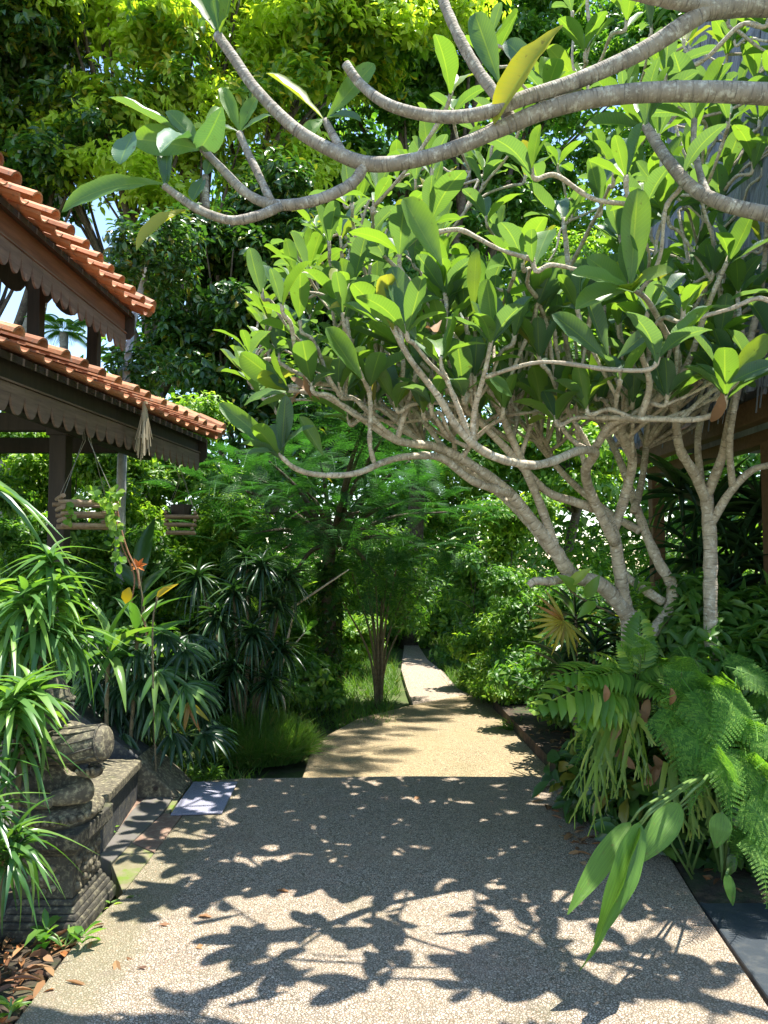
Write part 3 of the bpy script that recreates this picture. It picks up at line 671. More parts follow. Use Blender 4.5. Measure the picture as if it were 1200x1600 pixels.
# the leaves that read most clearly in the photograph
for a in [(690, 415, 3.1, 630, 318, 3.05, .125, T_PL[0]), (650, 530, 3.3, 610, 415, 3.25, .12, T_PL[1]), (565, 592, 3.7, 510, 518, 3.65, .11, T_PL[0]),
          (985, 448, 3.2, 995, 305, 3.15, .12, T_PL[0]), (982, 448, 3.2, 900, 420, 3.1, .1, T_PL[1]), (440, 708, 3.85, 342, 628, 3.8, .09, T_PL[1]),
          (440, 706, 3.85, 445, 622, 3.8, .085, T_PL[0]), (505, 712, 3.9, 468, 655, 3.85, .075, T_PL[0]), (435, 706, 3.85, 390, 704, 3.7, .04, T_PL[1]),
          (770, 520, 3.5, 762, 440, 3.45, .09, T_PL[0]), (740, 488, 3.7, 742, 388, 3.6, .07, T_PL[1]), (945, 560, 3.6, 870, 488, 3.5, .11, T_PL[1]),
          (950, 556, 3.6, 912, 462, 3.55, .08, T_PL[0]), (1135, 595, 3.75, 1062, 480, 3.7, .12, T_PL[1]), (1136, 596, 3.75, 1198, 530, 3.7, .1, T_PL[0]),
          (1138, 600, 3.75, 1205, 560, 3.6, .09, T_PL[2]), (965, 560, 3.6, 1015, 512, 3.5, .07, T_PL[1]), (800, 620, 3.8, 770, 590, 3.7, .08, T_PL[1]),
          (835, 110, 3.4, 790, 60, 3.4, .1, T_PL[1]), (780, 130, 3.3, 745, 30, 3.3, .11, T_PL[0])]:
    leaf_px(lv, *a[:7], tm=a[7], roll=rng.normal()*.35)
tr_o = wood.build('trunk', M['fran_bark'], ft, smooth=True)
lv.build('crown', M['fran_leaf'], ft, smooth=True)
b = B()
for bx, by, bY, tx, ty, tY, w in [(500, 625, 4.05, 455, 580, 4.0, .04), (490, 625, 4.05, 462, 590, 3.95, .045), (475, 612, 4.05, 435, 622, 3.9, .03), (1128, 610, 3.8, 1128, 660, 3.8, .07), (690, 500, 3.6, 660, 540, 3.5, .05)]:
    leaf_px(b, bx, by, bY, tx, ty, tY, w, T_PL[3], roll=rng.normal())
b.build('withered_leaves', M['brown_leaf'], ft, smooth=True)

# second, upright stem beside it
f2 = empty('frangipani_tree', PG(1110, 1190), 'narrower upright frangipani with a forked mottled trunk beside the ferns', 'tree')
wood = B(); skel = []
mlimb([(1112, 1200, 5.0, .06), (1112, 1050, 5.0, .055), (1110, 930, 5.0, .052), (1110, 850, 5.0, .05), (1104, 775, 5.0, .048)], 11)
mlimb([(1105, 785, 5.0, .04), (1085, 740, 4.9, .036), (1062, 700, 4.8, .033), (1055, 650, 4.75, .029), (1038, 580, 4.65, .024), (1020, 500, 4.5, .019), (1005, 400, 4.4, .015)])
mlimb([(1104, 775, 5.0, .04), (1128, 715, 4.85, .035), (1142, 650, 4.7, .031), (1165, 560, 4.6, .026), (1190, 450, 4.5, .02), (1200, 330, 4.4, .015)])
mlimb([(1110, 820, 5.0, .034), (1140, 770, 4.9, .03), (1175, 735, 4.8, .026), (1215, 722, 4.7, .022), (1270, 680, 4.6, .018), (1300, 600, 4.6, .014)])
mlimb([(1145, 765, 4.9, .026), (1140, 690, 4.7, .024), (1150, 600, 4.6, .02), (1130, 500, 4.5, .016), (1120, 400, 4.4, .013)])
mlimb([(1108, 830, 5.0, .03), (1090, 690, 5.2, .026), (1110, 600, 5.3, .022), (1090, 480, 5.4, .018), (1060, 330, 5.4, .014)])
tips = []; tries = 0
while len(tips) < 70 and tries < 20000:
    tries += 1
    p = np.array(PW(rng.uniform(1000, 1400), rng.uniform(-100, 520), rng.uniform(4.1, 6.0)))
    if p[2] > 5.6 or p[2] < 2.4 or (tips and min(np.linalg.norm(p-q) for q in tips) < .24): continue
    tips.append(p)
lv = B(); fill(skel, tips, wood, np.array(PW(1104, 775, 5.0)), lvs=lv)
wood.build('trunk', M['fran_bark'], f2, smooth=True); lv.build('crown', M['fran_leaf'], f2, smooth=True)

# near frangipani whose smooth limbs reach in from the right
f3 = empty('frangipani_tree', (2.35, 2.75, -.03), 'near frangipani reaching smooth grey limbs across the top from the right', 'tree')
wood = B(); skel = []
jt = np.array([2.2, 2.72, 2.7])
Q = np.array([(2.38, 2.75, -.05, .12), (2.33, 2.72, .8, .105), (2.26, 2.72, 1.8, .1), (*jt, .09)])
C = crom(Q, 8); wood.tube(C[:, :3], C[:, 3], 14)
def jl(pts):
    W0 = [PW(*p[:3]) for p in pts]; Q = [(*jt, pts[0][3]*1.15)]+[(w.x, w.y, w.z, p[3]) for w, p in zip(W0, pts)]
    C = crom(Q, 7); wood.tube(C[:, :3], C[:, 3], 12); skel.append(C)
jl([(1300, 30, 2.72, .045), (1200, 8, 2.75, .042), (1110, 14, 2.75, .04), (1085, 28, 2.75, .034), (1000, 82, 2.78, .031), (900, 127, 2.8, .029), (820, 153, 2.8, .027), (750, 178, 2.8, .025), (680, 182, 2.85, .023), (610, 165, 2.85, .021), (565, 133, 2.9, .019), (540, 100, 2.9, .018)])
mlimb([(1130, 14, 2.75, .04), (1060, 2, 2.72, .034), (980, -14, 2.7, .03), (880, -40, 2.6, .026), (780, -90, 2.6, .022)])
jl([(1330, 160, 2.7, .042), (1200, 147, 2.75, .039), (1060, 143, 2.78, .037), (950, 150, 2.8, .035), (860, 170, 2.82, .033), (785, 200, 2.84, .03), (710, 232, 2.86, .028), (640, 252, 2.88, .028), (575, 256, 2.9, .029), (520, 236, 2.9, .026), (460, 200, 2.92, .024), (400, 140, 2.95, .022), (365, 90, 2.98, .021), (340, 55, 3.0, .02)])
mlimb([(572, 254, 2.9, .026), (548, 288, 2.9, .026), (490, 314, 2.9, .0255), (430, 320, 2.93, .0245), (385, 302, 2.95, .022), (345, 262, 2.98, .02), (316, 232, 3.0, .017)])
mlimb([(440, 322, 2.92, .022), (400, 338, 2.9, .022), (358, 344, 2.9, .021), (310, 327, 2.92, .0195), (275, 304, 2.95, .018), (256, 290, 2.95, .016)])
mlimb([(424, 316, 2.93, .02), (405, 275, 2.97, .019), (388, 240, 3.0, .018), (374, 208, 3.02, .0165)])
mlimb([(540, 246, 2.9, .02), (522, 214, 2.95, .019), (508, 188, 2.98, .0165)])
mlimb([(800, 192, 2.85, .03), (775, 150, 2.85, .027), (745, 108, 2.88, .026), (718, 60, 2.9, .024), (695, 8, 2.95, .023), (670, -60, 3.0, .02)])
mlimb([(322, 326, 2.95, .018), (321, 300, 2.97, .017), (321, 276, 3.0, .015)])
mlimb([(398, 118, 2.96, .016), (404, 90, 2.97, .016), (400, 70, 2.97, .015)]) if False else None
jl([(1330, 360, 3.0, .036), (1200, 335, 3.1, .033), (1130, 318, 3.15, .031), (1080, 292, 3.2, .028), (1040, 245, 3.25, .025), (1008, 196, 3.3, .02)])
mlimb([(1150, 325, 3.15, .022), (1105, 300, 3.3, .02), (1085, 230, 3.4, .018), (1085, 180, 3.45, .015)])
lv = B(); F = T_PL
near = [# tip at (340,55)
 (342, 52, 3.0, 322, -60, 3.0, .09, F[0]), (345, 52, 3.0, 372, -40, 3.0, .09, F[0]), (344, 56, 3.0, 352, 22, 2.9, .05, F[1]), (340, 54, 3.0, 290, -30, 3.0, .08, F[1]),
 # tip at (316,232)
 (312, 232, 3.0, 178, 138, 2.85, .085, F[1]), (312, 234, 3.0, 205, 208, 2.9, .12, F[2]), (313, 232, 3.0, 264, 168, 2.95, .09, F[1]), (262, 228, 2.98, 258, 282, 2.95, .05, F[1]), (316, 232, 3.0, 345, 160, 3.1, .06, F[1]),
 # tip at (256,290)
 (256, 288, 2.95, 74, 268, 2.8, .095, F[3]), (256, 288, 2.95, 258, 224, 3.0, .06, F[1]),
 # tip at (374,208), (508,188), (540,100)
 (374, 206, 3.02, 346, 132, 3.0, .06, F[1]), (375, 206, 3.02, 398, 148, 3.0, .07, F[1]), (372, 206, 3.02, 330, 190, 3.0, .05, F[2]), (376, 206, 3.02, 420, 175, 3.0, .06, F[1]),
 (505, 186, 2.98, 422, 104, 2.95, .07, F[1]), (510, 186, 2.98, 585, 94, 2.95, .08, F[1]), (508, 186, 2.98, 560, 170, 2.9, .06, F[2]), (506, 186, 2.98, 470, 210, 2.9, .06, F[2]),
 (321, 276, 3.0, 300, 306, 2.9, .06, F[1]), (321, 276, 3.0, 330, 246, 3.0, .05, F[1])]
for a in near: leaf_px(lv, *a[:7], tm=a[7], roll=rng.normal()*.3)
for C in (skel[1], skel[7], skel[9], skel[10]):
    ax = C[-1, :3]-C[-5, :3]; rosette(lv, C[-1, :3], ax/np.linalg.norm(ax)+np.array([0, 0, .4]), 7, (.24, .34), (.08, .11))
# added upper shoots that throw leaf shade, most of them above the picture
tips = []; tries = 0
while len(tips) < 8 and tries < 9000:
    tries += 1
    p = np.array([rng.uniform(1.2, 3.0), rng.uniform(1.8, 3.2), rng.uniform(3.7, 4.5)])
    if (p[2]-EYE)/p[1] < .76 and p[0] < 1.2: continue
    if tips and min(np.linalg.norm(p-q) for q in tips) < .32: continue
    tips.append(p)
fill(skel, tips, wood, jt, lvs=lv, L=(.22, .32), W=(.07, .1))
wood.build('trunk', M['fran_bark2'], f3, smooth=True); lv.build('crown', M['fran_leaf'], f3, smooth=True)
b = B(); leaf_px(b, 312, 232, 3.0, 335, 210, 2.7, .1, F[2], nrm=(0, -.5, -1)); leaf_px(b, 210, 206, 2.9, 185, 248, 2.8, .09, F[1]); 
leaf_px(b, 300, 218, 2.98, 250, 196, 2.7, .09, F[2])
b.build('bluish_leaves', M['blue_leaf'], f3, smooth=True)  # the bluish green leaves of this tree
b = B(); leaf_px(b, 292, 328, 2.9, 206, 362, 2.75, .06, F[2]); leaf_px(b, 880, 40, 2.7, 760, 160, 2.7, .1, F[2]); leaf_px(b, 560, 480, 3.9, 520, 470, 3.8, .05, F[2]); b.build('yellowed_leaves', M['ageing'], f3, smooth=True)

# ------------------------------------------------------------------ building with the thatched front on the right
bd = empty('thatched_house', (3.4, 6.5, -.03), 'timber house with grey thatch and golden eave beam behind the frangipani', 'house')
b = B(); b.box((3.9, 5.4, .1), (3.0, 5.0, .6)); b.build('plinth', M['slab'], bd, bevel=.02)
b = B()
V = []; nx, nz = 150, 26; F = []
for j in range(nz+1):
    for i in range(nx+1):
        y = 3.0+4.9*i/nx; h = j/nz; z = 2.66+4.9*h
        V.append((2.36+h*.95+.018*rng.normal()-.03*((j % 5)/5), y, z+.02*rng.normal()))
F = [(j*(nx+1)+i, (j+1)*(nx+1)+i, (j+1)*(nx+1)+i+1, j*(nx+1)+i+1) for j in range(nz) for i in range(nx)]
b.add(V, F)
b.add([(2.5, 3.0, 2.66), (2.5, 7.9, 2.66), (3.6, 7.9, 7.56), (3.6, 3.0, 7.56), (6, 3.0, 2.66), (6, 7.9, 2.66)], [(0, 1, 2, 3), (3, 2, 5, 4), (1, 5, 2), (0, 3, 4)])
for i in range(1500):
    y = rng.uniform(3.0, 7.9); h = rng.random()*.98; z = 2.66+4.9*h; x = 2.35+h*.95
    b.bar((x+.02, y, z+.12), (x-.03, y+rng.normal()*.02, z-.16-rng.random()*.05), .009, .005)
b.build('thatch', M['thatch'], bd)
b = B(); b.bar((2.52, 3.0, 2.58), (2.52, 7.8, 2.58), .1, .16); b.bar((2.72, 3.0, 2.44), (2.72, 7.8, 2.44), .12, .1); b.build('eave_beam', M['gold_wood'], bd, bevel=.006)
for y in (3.6, 5.3, 7.6):
    b = B(); b.box((2.68, y, 1.4), (.12, .12, 2.0)); b.box((2.68, y, .5), (.18, .18, .2)); b.build('post', M['gold_wood'] if y > 5 else M['grey_wood'], bd, bevel=.006)
b = B(); b.bar((2.68, 3.2, 1.15), (2.68, 7.6, 1.15), .06, .06); b.bar((2.68, 3.2, .72), (2.68, 7.6, .72), .06, .06)
for i in range(28): b.box((2.68, 3.3+i*.155, .935), (.03, .03, .4))
b.build('railing', M['dark_wood'], bd)
b = B(); b.box((3.9, 5.4, 1.5), (.1, 4.6, 2.2)); b.build('wall', M['gold_wood'], bd)
for y in (4.2, 5.6, 7.0):
    b = B(); b.box((3.84, y, 1.6), (.04, .9, 1.2)); b.build('shutter', M['dark_wood'], bd)

# ------------------------------------------------------------------ trees and shrubs behind
def lobes(ells, k):                     # break a crown into flattened leafy sprays with gaps between
    out = []
    for e in ells:
        c = np.array(e[:3]); r = np.array(e[3:6])
        for j in range(k):
            d = rdir(1)[0]; d[1] -= .15; f = rng.uniform(.35, 1.0); q = rng.uniform(.26, .44)
            out.append((*(c+d*r*f), r[0]*q*1.15, r[1]*q*1.15, r[2]*q*.62))
    return out
def tree(name, label, cat, basep, ells, n, mat, L, asp, tms=T_OV, r=.12, k=4, per=9, cr=.16, group=None, bark='dark_bark', trunk_top=None, shell=.55, lump=.28):
    t = empty(name, basep, label, cat, group)
    b = B(); bp = np.array(basep, float)
    stems(b, bp, ells, r, k); b.build('trunk' if cat == 'tree' else 'stems', M[bark], t, smooth=True)
    b = B(); crown(b, lobes(ells, 13 if cat == 'tree' else 8), n, tms, L, asp, per, cr, .35, lump=lump); b.build('crown' if cat == 'tree' else 'foliage', M[mat], t, smooth=True)
    return t
def E(px, py, Y, rx, ry, rz): p = PW(px, py, Y); return (p.x, p.y, p.z, rx, ry, rz)
GZ = -.22
def base_at(px, Y): return (PW(px, 900, Y).x, Y, GZ)

# far thicket closing the view
ell = []
for i in range(34):
    x = -20+40*i/33+rng.normal()*.5; Y = rng.uniform(17, 22)
    top = 15 if x/Y > -.27 else (4.2+rng.random())
    if x/Y < -.62: top = 9
    z = 1.0
    while z < top:
        ell.append((x+rng.normal()*.6, Y+rng.normal(), z, 2.0, 1.4, 1.7)); z += 2.1
b = B(); crown(b, ell, 130000, [leaf_t(oval, 2, .5, .3)], (.2, .34), .5, per=6, cr=.35)
tag(b.build('far_thicket', M['mid_leaf'], smooth=True), 'mass of distant garden trees closing the view behind everything', 'woodland', kind='stuff')
b = B(); ell = []
for i in range(26):
    x = -9+18*i/25; Y = 13.5+rng.random()*2.5
    if -.4 < x < 1.7: Y = 19
    ell.append((x, Y, .5+rng.random()*.5, 1.2, 1, 1.1+rng.random()*.5))
crown(b, ell, 60000, T_OV, (.1, .17), .45, per=8, cr=.22)
tag(b.build('shrub_mass', M['bright_leaf'], smooth=True), 'continuous sunlit undergrowth at the far end of the garden path', 'undergrowth', kind='stuff')

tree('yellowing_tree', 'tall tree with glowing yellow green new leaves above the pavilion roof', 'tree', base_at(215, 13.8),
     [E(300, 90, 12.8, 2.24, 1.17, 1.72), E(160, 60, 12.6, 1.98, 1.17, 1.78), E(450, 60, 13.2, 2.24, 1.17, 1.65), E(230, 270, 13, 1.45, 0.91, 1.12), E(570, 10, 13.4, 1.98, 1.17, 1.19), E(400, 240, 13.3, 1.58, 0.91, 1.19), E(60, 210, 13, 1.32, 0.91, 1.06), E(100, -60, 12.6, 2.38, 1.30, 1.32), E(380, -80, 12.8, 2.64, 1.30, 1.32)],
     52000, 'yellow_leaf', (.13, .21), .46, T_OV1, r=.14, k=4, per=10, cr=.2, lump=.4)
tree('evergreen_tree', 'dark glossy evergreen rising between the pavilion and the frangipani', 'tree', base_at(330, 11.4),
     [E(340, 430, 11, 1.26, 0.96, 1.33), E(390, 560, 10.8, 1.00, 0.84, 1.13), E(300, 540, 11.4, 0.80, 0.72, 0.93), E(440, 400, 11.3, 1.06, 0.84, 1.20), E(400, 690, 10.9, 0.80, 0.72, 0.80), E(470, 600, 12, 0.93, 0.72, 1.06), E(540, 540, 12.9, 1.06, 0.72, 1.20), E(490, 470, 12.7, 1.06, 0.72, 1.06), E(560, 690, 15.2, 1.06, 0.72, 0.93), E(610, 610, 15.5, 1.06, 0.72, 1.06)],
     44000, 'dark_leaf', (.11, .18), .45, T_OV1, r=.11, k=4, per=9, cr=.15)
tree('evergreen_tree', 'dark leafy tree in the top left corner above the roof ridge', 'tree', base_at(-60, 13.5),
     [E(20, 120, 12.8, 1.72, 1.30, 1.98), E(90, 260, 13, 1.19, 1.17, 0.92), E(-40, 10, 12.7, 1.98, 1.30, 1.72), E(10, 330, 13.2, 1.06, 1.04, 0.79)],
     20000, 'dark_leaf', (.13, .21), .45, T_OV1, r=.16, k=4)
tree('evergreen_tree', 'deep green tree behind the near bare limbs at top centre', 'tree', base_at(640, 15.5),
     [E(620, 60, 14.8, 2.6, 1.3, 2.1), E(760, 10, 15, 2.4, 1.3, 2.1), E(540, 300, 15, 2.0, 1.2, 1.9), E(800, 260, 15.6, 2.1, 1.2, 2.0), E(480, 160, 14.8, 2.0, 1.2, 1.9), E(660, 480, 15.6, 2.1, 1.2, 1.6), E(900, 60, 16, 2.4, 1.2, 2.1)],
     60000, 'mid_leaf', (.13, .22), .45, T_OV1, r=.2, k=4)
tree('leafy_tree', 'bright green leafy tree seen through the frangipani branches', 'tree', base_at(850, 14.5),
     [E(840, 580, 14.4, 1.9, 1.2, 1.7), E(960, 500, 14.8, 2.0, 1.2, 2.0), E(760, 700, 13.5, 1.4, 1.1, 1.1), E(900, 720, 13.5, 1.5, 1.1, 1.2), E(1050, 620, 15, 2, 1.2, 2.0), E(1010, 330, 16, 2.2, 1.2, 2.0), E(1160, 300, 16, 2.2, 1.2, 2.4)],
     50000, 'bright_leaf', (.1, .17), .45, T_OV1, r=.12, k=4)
# shrubs below the lower pavilion roof
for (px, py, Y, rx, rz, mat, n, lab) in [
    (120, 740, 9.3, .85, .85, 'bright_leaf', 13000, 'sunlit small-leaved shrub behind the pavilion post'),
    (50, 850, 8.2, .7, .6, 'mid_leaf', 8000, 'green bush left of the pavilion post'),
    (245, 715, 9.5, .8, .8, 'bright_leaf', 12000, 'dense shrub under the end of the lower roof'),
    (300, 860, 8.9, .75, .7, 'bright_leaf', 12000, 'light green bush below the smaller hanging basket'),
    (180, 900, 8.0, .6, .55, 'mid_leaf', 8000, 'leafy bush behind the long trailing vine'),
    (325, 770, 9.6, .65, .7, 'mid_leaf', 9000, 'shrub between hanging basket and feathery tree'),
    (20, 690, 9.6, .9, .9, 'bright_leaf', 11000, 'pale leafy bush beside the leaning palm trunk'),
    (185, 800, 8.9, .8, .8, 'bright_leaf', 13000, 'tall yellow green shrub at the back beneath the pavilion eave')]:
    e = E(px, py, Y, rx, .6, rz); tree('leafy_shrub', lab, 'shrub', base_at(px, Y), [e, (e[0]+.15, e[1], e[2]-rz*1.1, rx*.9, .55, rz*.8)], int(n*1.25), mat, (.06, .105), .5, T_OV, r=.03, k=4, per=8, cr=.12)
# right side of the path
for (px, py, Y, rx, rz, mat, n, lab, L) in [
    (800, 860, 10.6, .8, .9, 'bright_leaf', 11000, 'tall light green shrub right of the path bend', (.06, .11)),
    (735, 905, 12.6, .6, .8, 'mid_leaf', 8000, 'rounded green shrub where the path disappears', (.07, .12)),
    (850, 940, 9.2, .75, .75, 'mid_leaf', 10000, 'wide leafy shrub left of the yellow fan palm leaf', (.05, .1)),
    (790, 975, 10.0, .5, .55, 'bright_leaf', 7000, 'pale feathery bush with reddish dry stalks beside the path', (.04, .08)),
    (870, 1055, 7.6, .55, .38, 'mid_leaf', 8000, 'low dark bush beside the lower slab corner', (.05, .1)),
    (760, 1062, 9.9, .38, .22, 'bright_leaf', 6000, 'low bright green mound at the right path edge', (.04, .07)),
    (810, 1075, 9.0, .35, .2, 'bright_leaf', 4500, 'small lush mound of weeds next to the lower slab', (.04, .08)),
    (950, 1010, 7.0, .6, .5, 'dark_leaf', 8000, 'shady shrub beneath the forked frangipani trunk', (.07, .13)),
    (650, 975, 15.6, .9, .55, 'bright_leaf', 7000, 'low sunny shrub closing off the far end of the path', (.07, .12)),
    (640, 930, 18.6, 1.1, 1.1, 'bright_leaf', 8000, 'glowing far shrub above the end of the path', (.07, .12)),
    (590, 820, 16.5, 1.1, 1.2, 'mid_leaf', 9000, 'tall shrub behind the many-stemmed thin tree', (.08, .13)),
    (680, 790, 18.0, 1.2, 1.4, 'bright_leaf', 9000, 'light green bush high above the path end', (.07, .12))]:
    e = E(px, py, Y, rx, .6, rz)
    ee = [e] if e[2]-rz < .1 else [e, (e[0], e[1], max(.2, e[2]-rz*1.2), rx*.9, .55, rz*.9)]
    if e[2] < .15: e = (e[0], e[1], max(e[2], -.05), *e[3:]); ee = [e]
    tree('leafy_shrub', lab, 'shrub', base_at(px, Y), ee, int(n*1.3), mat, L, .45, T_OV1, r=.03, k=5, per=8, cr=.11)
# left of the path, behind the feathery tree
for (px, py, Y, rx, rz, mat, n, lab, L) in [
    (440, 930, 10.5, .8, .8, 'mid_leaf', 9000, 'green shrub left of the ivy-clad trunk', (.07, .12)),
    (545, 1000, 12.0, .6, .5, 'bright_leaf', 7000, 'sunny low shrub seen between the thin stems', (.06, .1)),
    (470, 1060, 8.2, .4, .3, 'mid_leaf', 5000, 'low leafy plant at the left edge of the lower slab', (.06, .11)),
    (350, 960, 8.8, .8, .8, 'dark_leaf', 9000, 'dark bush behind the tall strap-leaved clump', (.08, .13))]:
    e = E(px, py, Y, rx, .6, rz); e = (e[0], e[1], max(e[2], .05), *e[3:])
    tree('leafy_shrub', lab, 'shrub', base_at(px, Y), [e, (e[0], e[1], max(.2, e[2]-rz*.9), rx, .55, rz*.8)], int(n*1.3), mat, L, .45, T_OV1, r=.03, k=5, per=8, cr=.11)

# palm trunk leaning behind the pavilion
t = empty('coconut_palm', base_at(0, 15.5), 'tall palm with pale ringed trunk behind the pavilion', 'tree')
b = B(); C = crom([(*base_at(0, 15.5), .26), (*PW(15, 700, 15.5), .21), (*PW(60, 460, 15.5), .2), (*PW(110, 150, 15.5), .18), (*PW(130, -330, 15.5), .16)], 8); b.tube(C[:, :3], C[:, 3], 10); b.build('trunk', M['palm_bark'], t, smooth=True)
def frond_tm(npairs, plen, w, droop=.6, sub=0, subw=.02, down=.35, start=.12, subl=.16):
    tb = B(); ts = np.linspace(start, 1, npairs)
    y = lambda q: q*(1-.2*droop*q); z = lambda q: .12*math.sin(q*2)-droop*q*q*.6
    pts = [(0, y(q), z(q)) for q in np.linspace(0, 1, 9)]
    for q0, q1 in zip(pts[:-1], pts[1:]):
        tb.addq(np.array([(-.006, q0[1], q0[2]), (.006, q0[1], q0[2]), (.006, q1[1], q1[2]), (-.006, q1[1], q1[2])]), np.array([[0, 1, 2, 3]]), np.zeros((4, 2)))
    for q in ts:
        ln = plen(q)
        for sg in (-1, 1):
            o = np.array([0, y(q), z(q)]); d = np.array([sg, .55, -down*abs(1)]); d /= np.linalg.norm(d)
            if not sub: place(tb, leaf_t(lance, 4, .3, .35), [o], [d], [(0, 0, 1)], [ln], [w])
            else:
                ns = max(3, int(sub*ln/plen(.4)))
                for k in range(ns):
                    f = (k+.6)/ns; oo = o+d*ln*f; sl = subl*ln*(1.05-f*.75)
                    for s2 in (-1, 1):
                        dd = np.array([-d[1]*s2*sg*.9+d[0]*.55, d[0]*s2*sg*.9+d[1]*.55, d[2]]); 
                        place(tb, (np.array([(-.5, 0, 0), (.5, 0, 0), (.35, 1, -.05), (-.35, 1, -.05)]), np.array([[0, 1, 2, 3]]), np.array([(0, 0), (1, 0), (1, 1), (0, 1)])), [oo], [dd], [(0, 0, 1)], [sl], [subw])
    return np.concatenate(tb.v), np.concatenate(tb.f), np.concatenate(tb.uv)
PALM = frond_tm(26, lambda q: .3*math.sin(math.pi*(q*.85+.1)), .03, 1.0)
b = B(); n_ = 14; a = np.linspace(0, 6.28, n_, endpoint=False)+rng.random(n_)*.3
D = np.c_[np.cos(a), np.sin(a), rng.uniform(-.1, .7, n_)]; place(b, PALM, np.tile(np.array(PW(130, -330, 15.5)), (n_, 1)), D, np.tile([0, 0, 1.], (n_, 1)), rng.uniform(1.6, 2.2, n_), 1.9)
b.build('crown', M['mid_leaf'], t, smooth=True)
t = empty('young_palm', base_at(95, 12), 'small feather palm showing between the two roofs', 'tree')
b = B(); b.tube(crom([base_at(95, 12), PW(98, 700, 12), PW(100, 520, 12)], 6), .07, 8); b.build('trunk', M['palm_bark'], t, smooth=True)
b = B(); n_ = 11; a = np.linspace(0, 6.28, n_, endpoint=False); D = np.c_[np.cos(a), np.sin(a), rng.uniform(.2, 1.1, n_)]
place(b, PALM, np.tile(np.array(PW(100, 520, 12)), (n_, 1)), D, np.tile([0, 0, 1.], (n_, 1)), rng.uniform(.5, .8, n_), .7); b.build('crown', M['mid_leaf'], t, smooth=True)
t = empty('slim_tree', base_at(192, 7.9), 'slim tree with smooth pale blue grey trunk below the roof end', 'tree')
b = B(); b.tube(crom([base_at(185, 7.9), PW(190, 745, 7.9), PW(193, 660, 7.9), PW(205, 520, 8.1), PW(240, 380, 8.3)], 6), np.linspace(.055, .03, 25), 9); b.build('trunk', M['grey_trunk'], t, smooth=True)
b = B(); crown(b, [E(240, 400, 8.3, .5, .5, .45), E(215, 580, 8.2, .35, .3, .25)], 2500, T_OV1, (.08, .13), .45, per=8, cr=.12); b.build('crown', M['dark_leaf'], t, smooth=True)

# feathery tree over the path, with the ivy-clad trunk
FE = frond_tm(13, lambda q: .26*math.sin(math.pi*(q*.8+.15)), .03, .55, sub=11, subw=.017, down=.12)
t = empty('feathery_tree', base_at(515, 9), 'dark feathery tree with layered ferny fronds over the path and an ivy-clad trunk', 'tree')
b = B(); bp = base_at(515, 9.0)
tk = crom([(*bp, .09), (*PW(515, 1000, 9), .085), (*PW(512, 900, 9), .08), (*PW(520, 820, 8.9), .06)], 6); b.tube(tk[:, :3], tk[:, 3], 9)
lay = []
for px, py, Y, rx in [(400, 800, 8.4, .9), (480, 770, 8.0, .9), (560, 800, 7.8, .8), (620, 840, 8.2, .8), (540, 860, 8.8, .9), (440, 860, 8.8, .8), (650, 780, 8.6, .7), (500, 720, 8.8, .8), (600, 750, 9.2, .9), (390, 740, 9.0, .8), (680, 860, 9.2, .5), (450, 910, 8.6, .5), (590, 900, 8.7, .5), (360, 760, 8.2, .7), (370, 840, 8.4, .7), (480, 830, 7.8, .8), (560, 750, 8.0, .9), (420, 720, 8.6, .7), (640, 720, 9.0, .8), (700, 800, 9.3, .6), (570, 690, 7.2, .6), (575, 645, 6.5, .5), (610, 665, 7.0, .5)]:  # the last three frond layers are added to shade the lower path
    e = PW(px, py, Y); lay.append((e, rx)); Q = crom([PW(518, 850, 8.9), PW(518, 850, 8.9).lerp(e, .5)+Vector((0, 0, .12)), e], 6); b.tube(Q, np.linspace(.04, .01, len(Q)), 6)
b.build('trunk', M['dark_bark'], t, smooth=True)
b = B()
for e, rx in lay:
    n_ = 30; P = np.array(e)+rdir(n_)*np.array([rx, rx*.8, .16])*rng.random((n_, 1))**.5
    D = (P-np.array(e)); D[:, 2] = rng.normal(size=n_)*.06; D += rdir(n_)*.15; Nn = np.array([0, 0, 1.])+rdir(n_)*.2
    l = rng.uniform(.35, .6, n_); place(b, FE, P, D, Nn, l, l)
b.build('crown', M['feather_leaf'], t, smooth=True)
b = B(); h = rng.random(1500); a = rng.random(1500)*6.28; P = np.c_[bp[0]+np.cos(a)*.11, 9+np.sin(a)*.11, -.2+h*1.75]
D = np.c_[np.cos(a), np.sin(a), rng.normal(size=1500)*.5-.4]; spread(b, T_OV, P, D, np.c_[np.cos(a), np.sin(a), np.full(1500, .7)], rng.uniform(.05, .1, 1500), .05)
b.build('ivy', M['dark_leaf'], t, smooth=True)

t = empty('thin_stemmed_tree', base_at(592, 9.4), 'small tree with many thin stems fanning up beside the path', 'tree')
b = B(); bp = np.array(base_at(592, 9.4)); tp_ = []
for tx, ty in [(545, 880), (560, 850), (585, 860), (600, 880), (625, 860), (640, 900), (655, 930), (530, 930), (612, 840), (575, 900)]:
    e = np.array(PW(tx, ty, 9.4+rng.normal()*.3)); m = bp+(e-bp)*.45+np.array([-(e-bp)[0]*.2, 0, .05]); C = crom([bp+rdir(1)[0]*.03, m, e], 7); b.tube(C, np.linspace(.022, .008, len(C)), 6); tp_.append(e)
b.build('trunk', M['stem'], t, smooth=True)
b = B(); crown(b, [(*e, .3, .3, .2) for e in tp_]+[E(640, 960, 9.2, .3, .3, .2)], 3200, T_LA, (.07, .12), .3, per=7, cr=.12); b.build('crown', M['mid_leaf'], t, smooth=True)

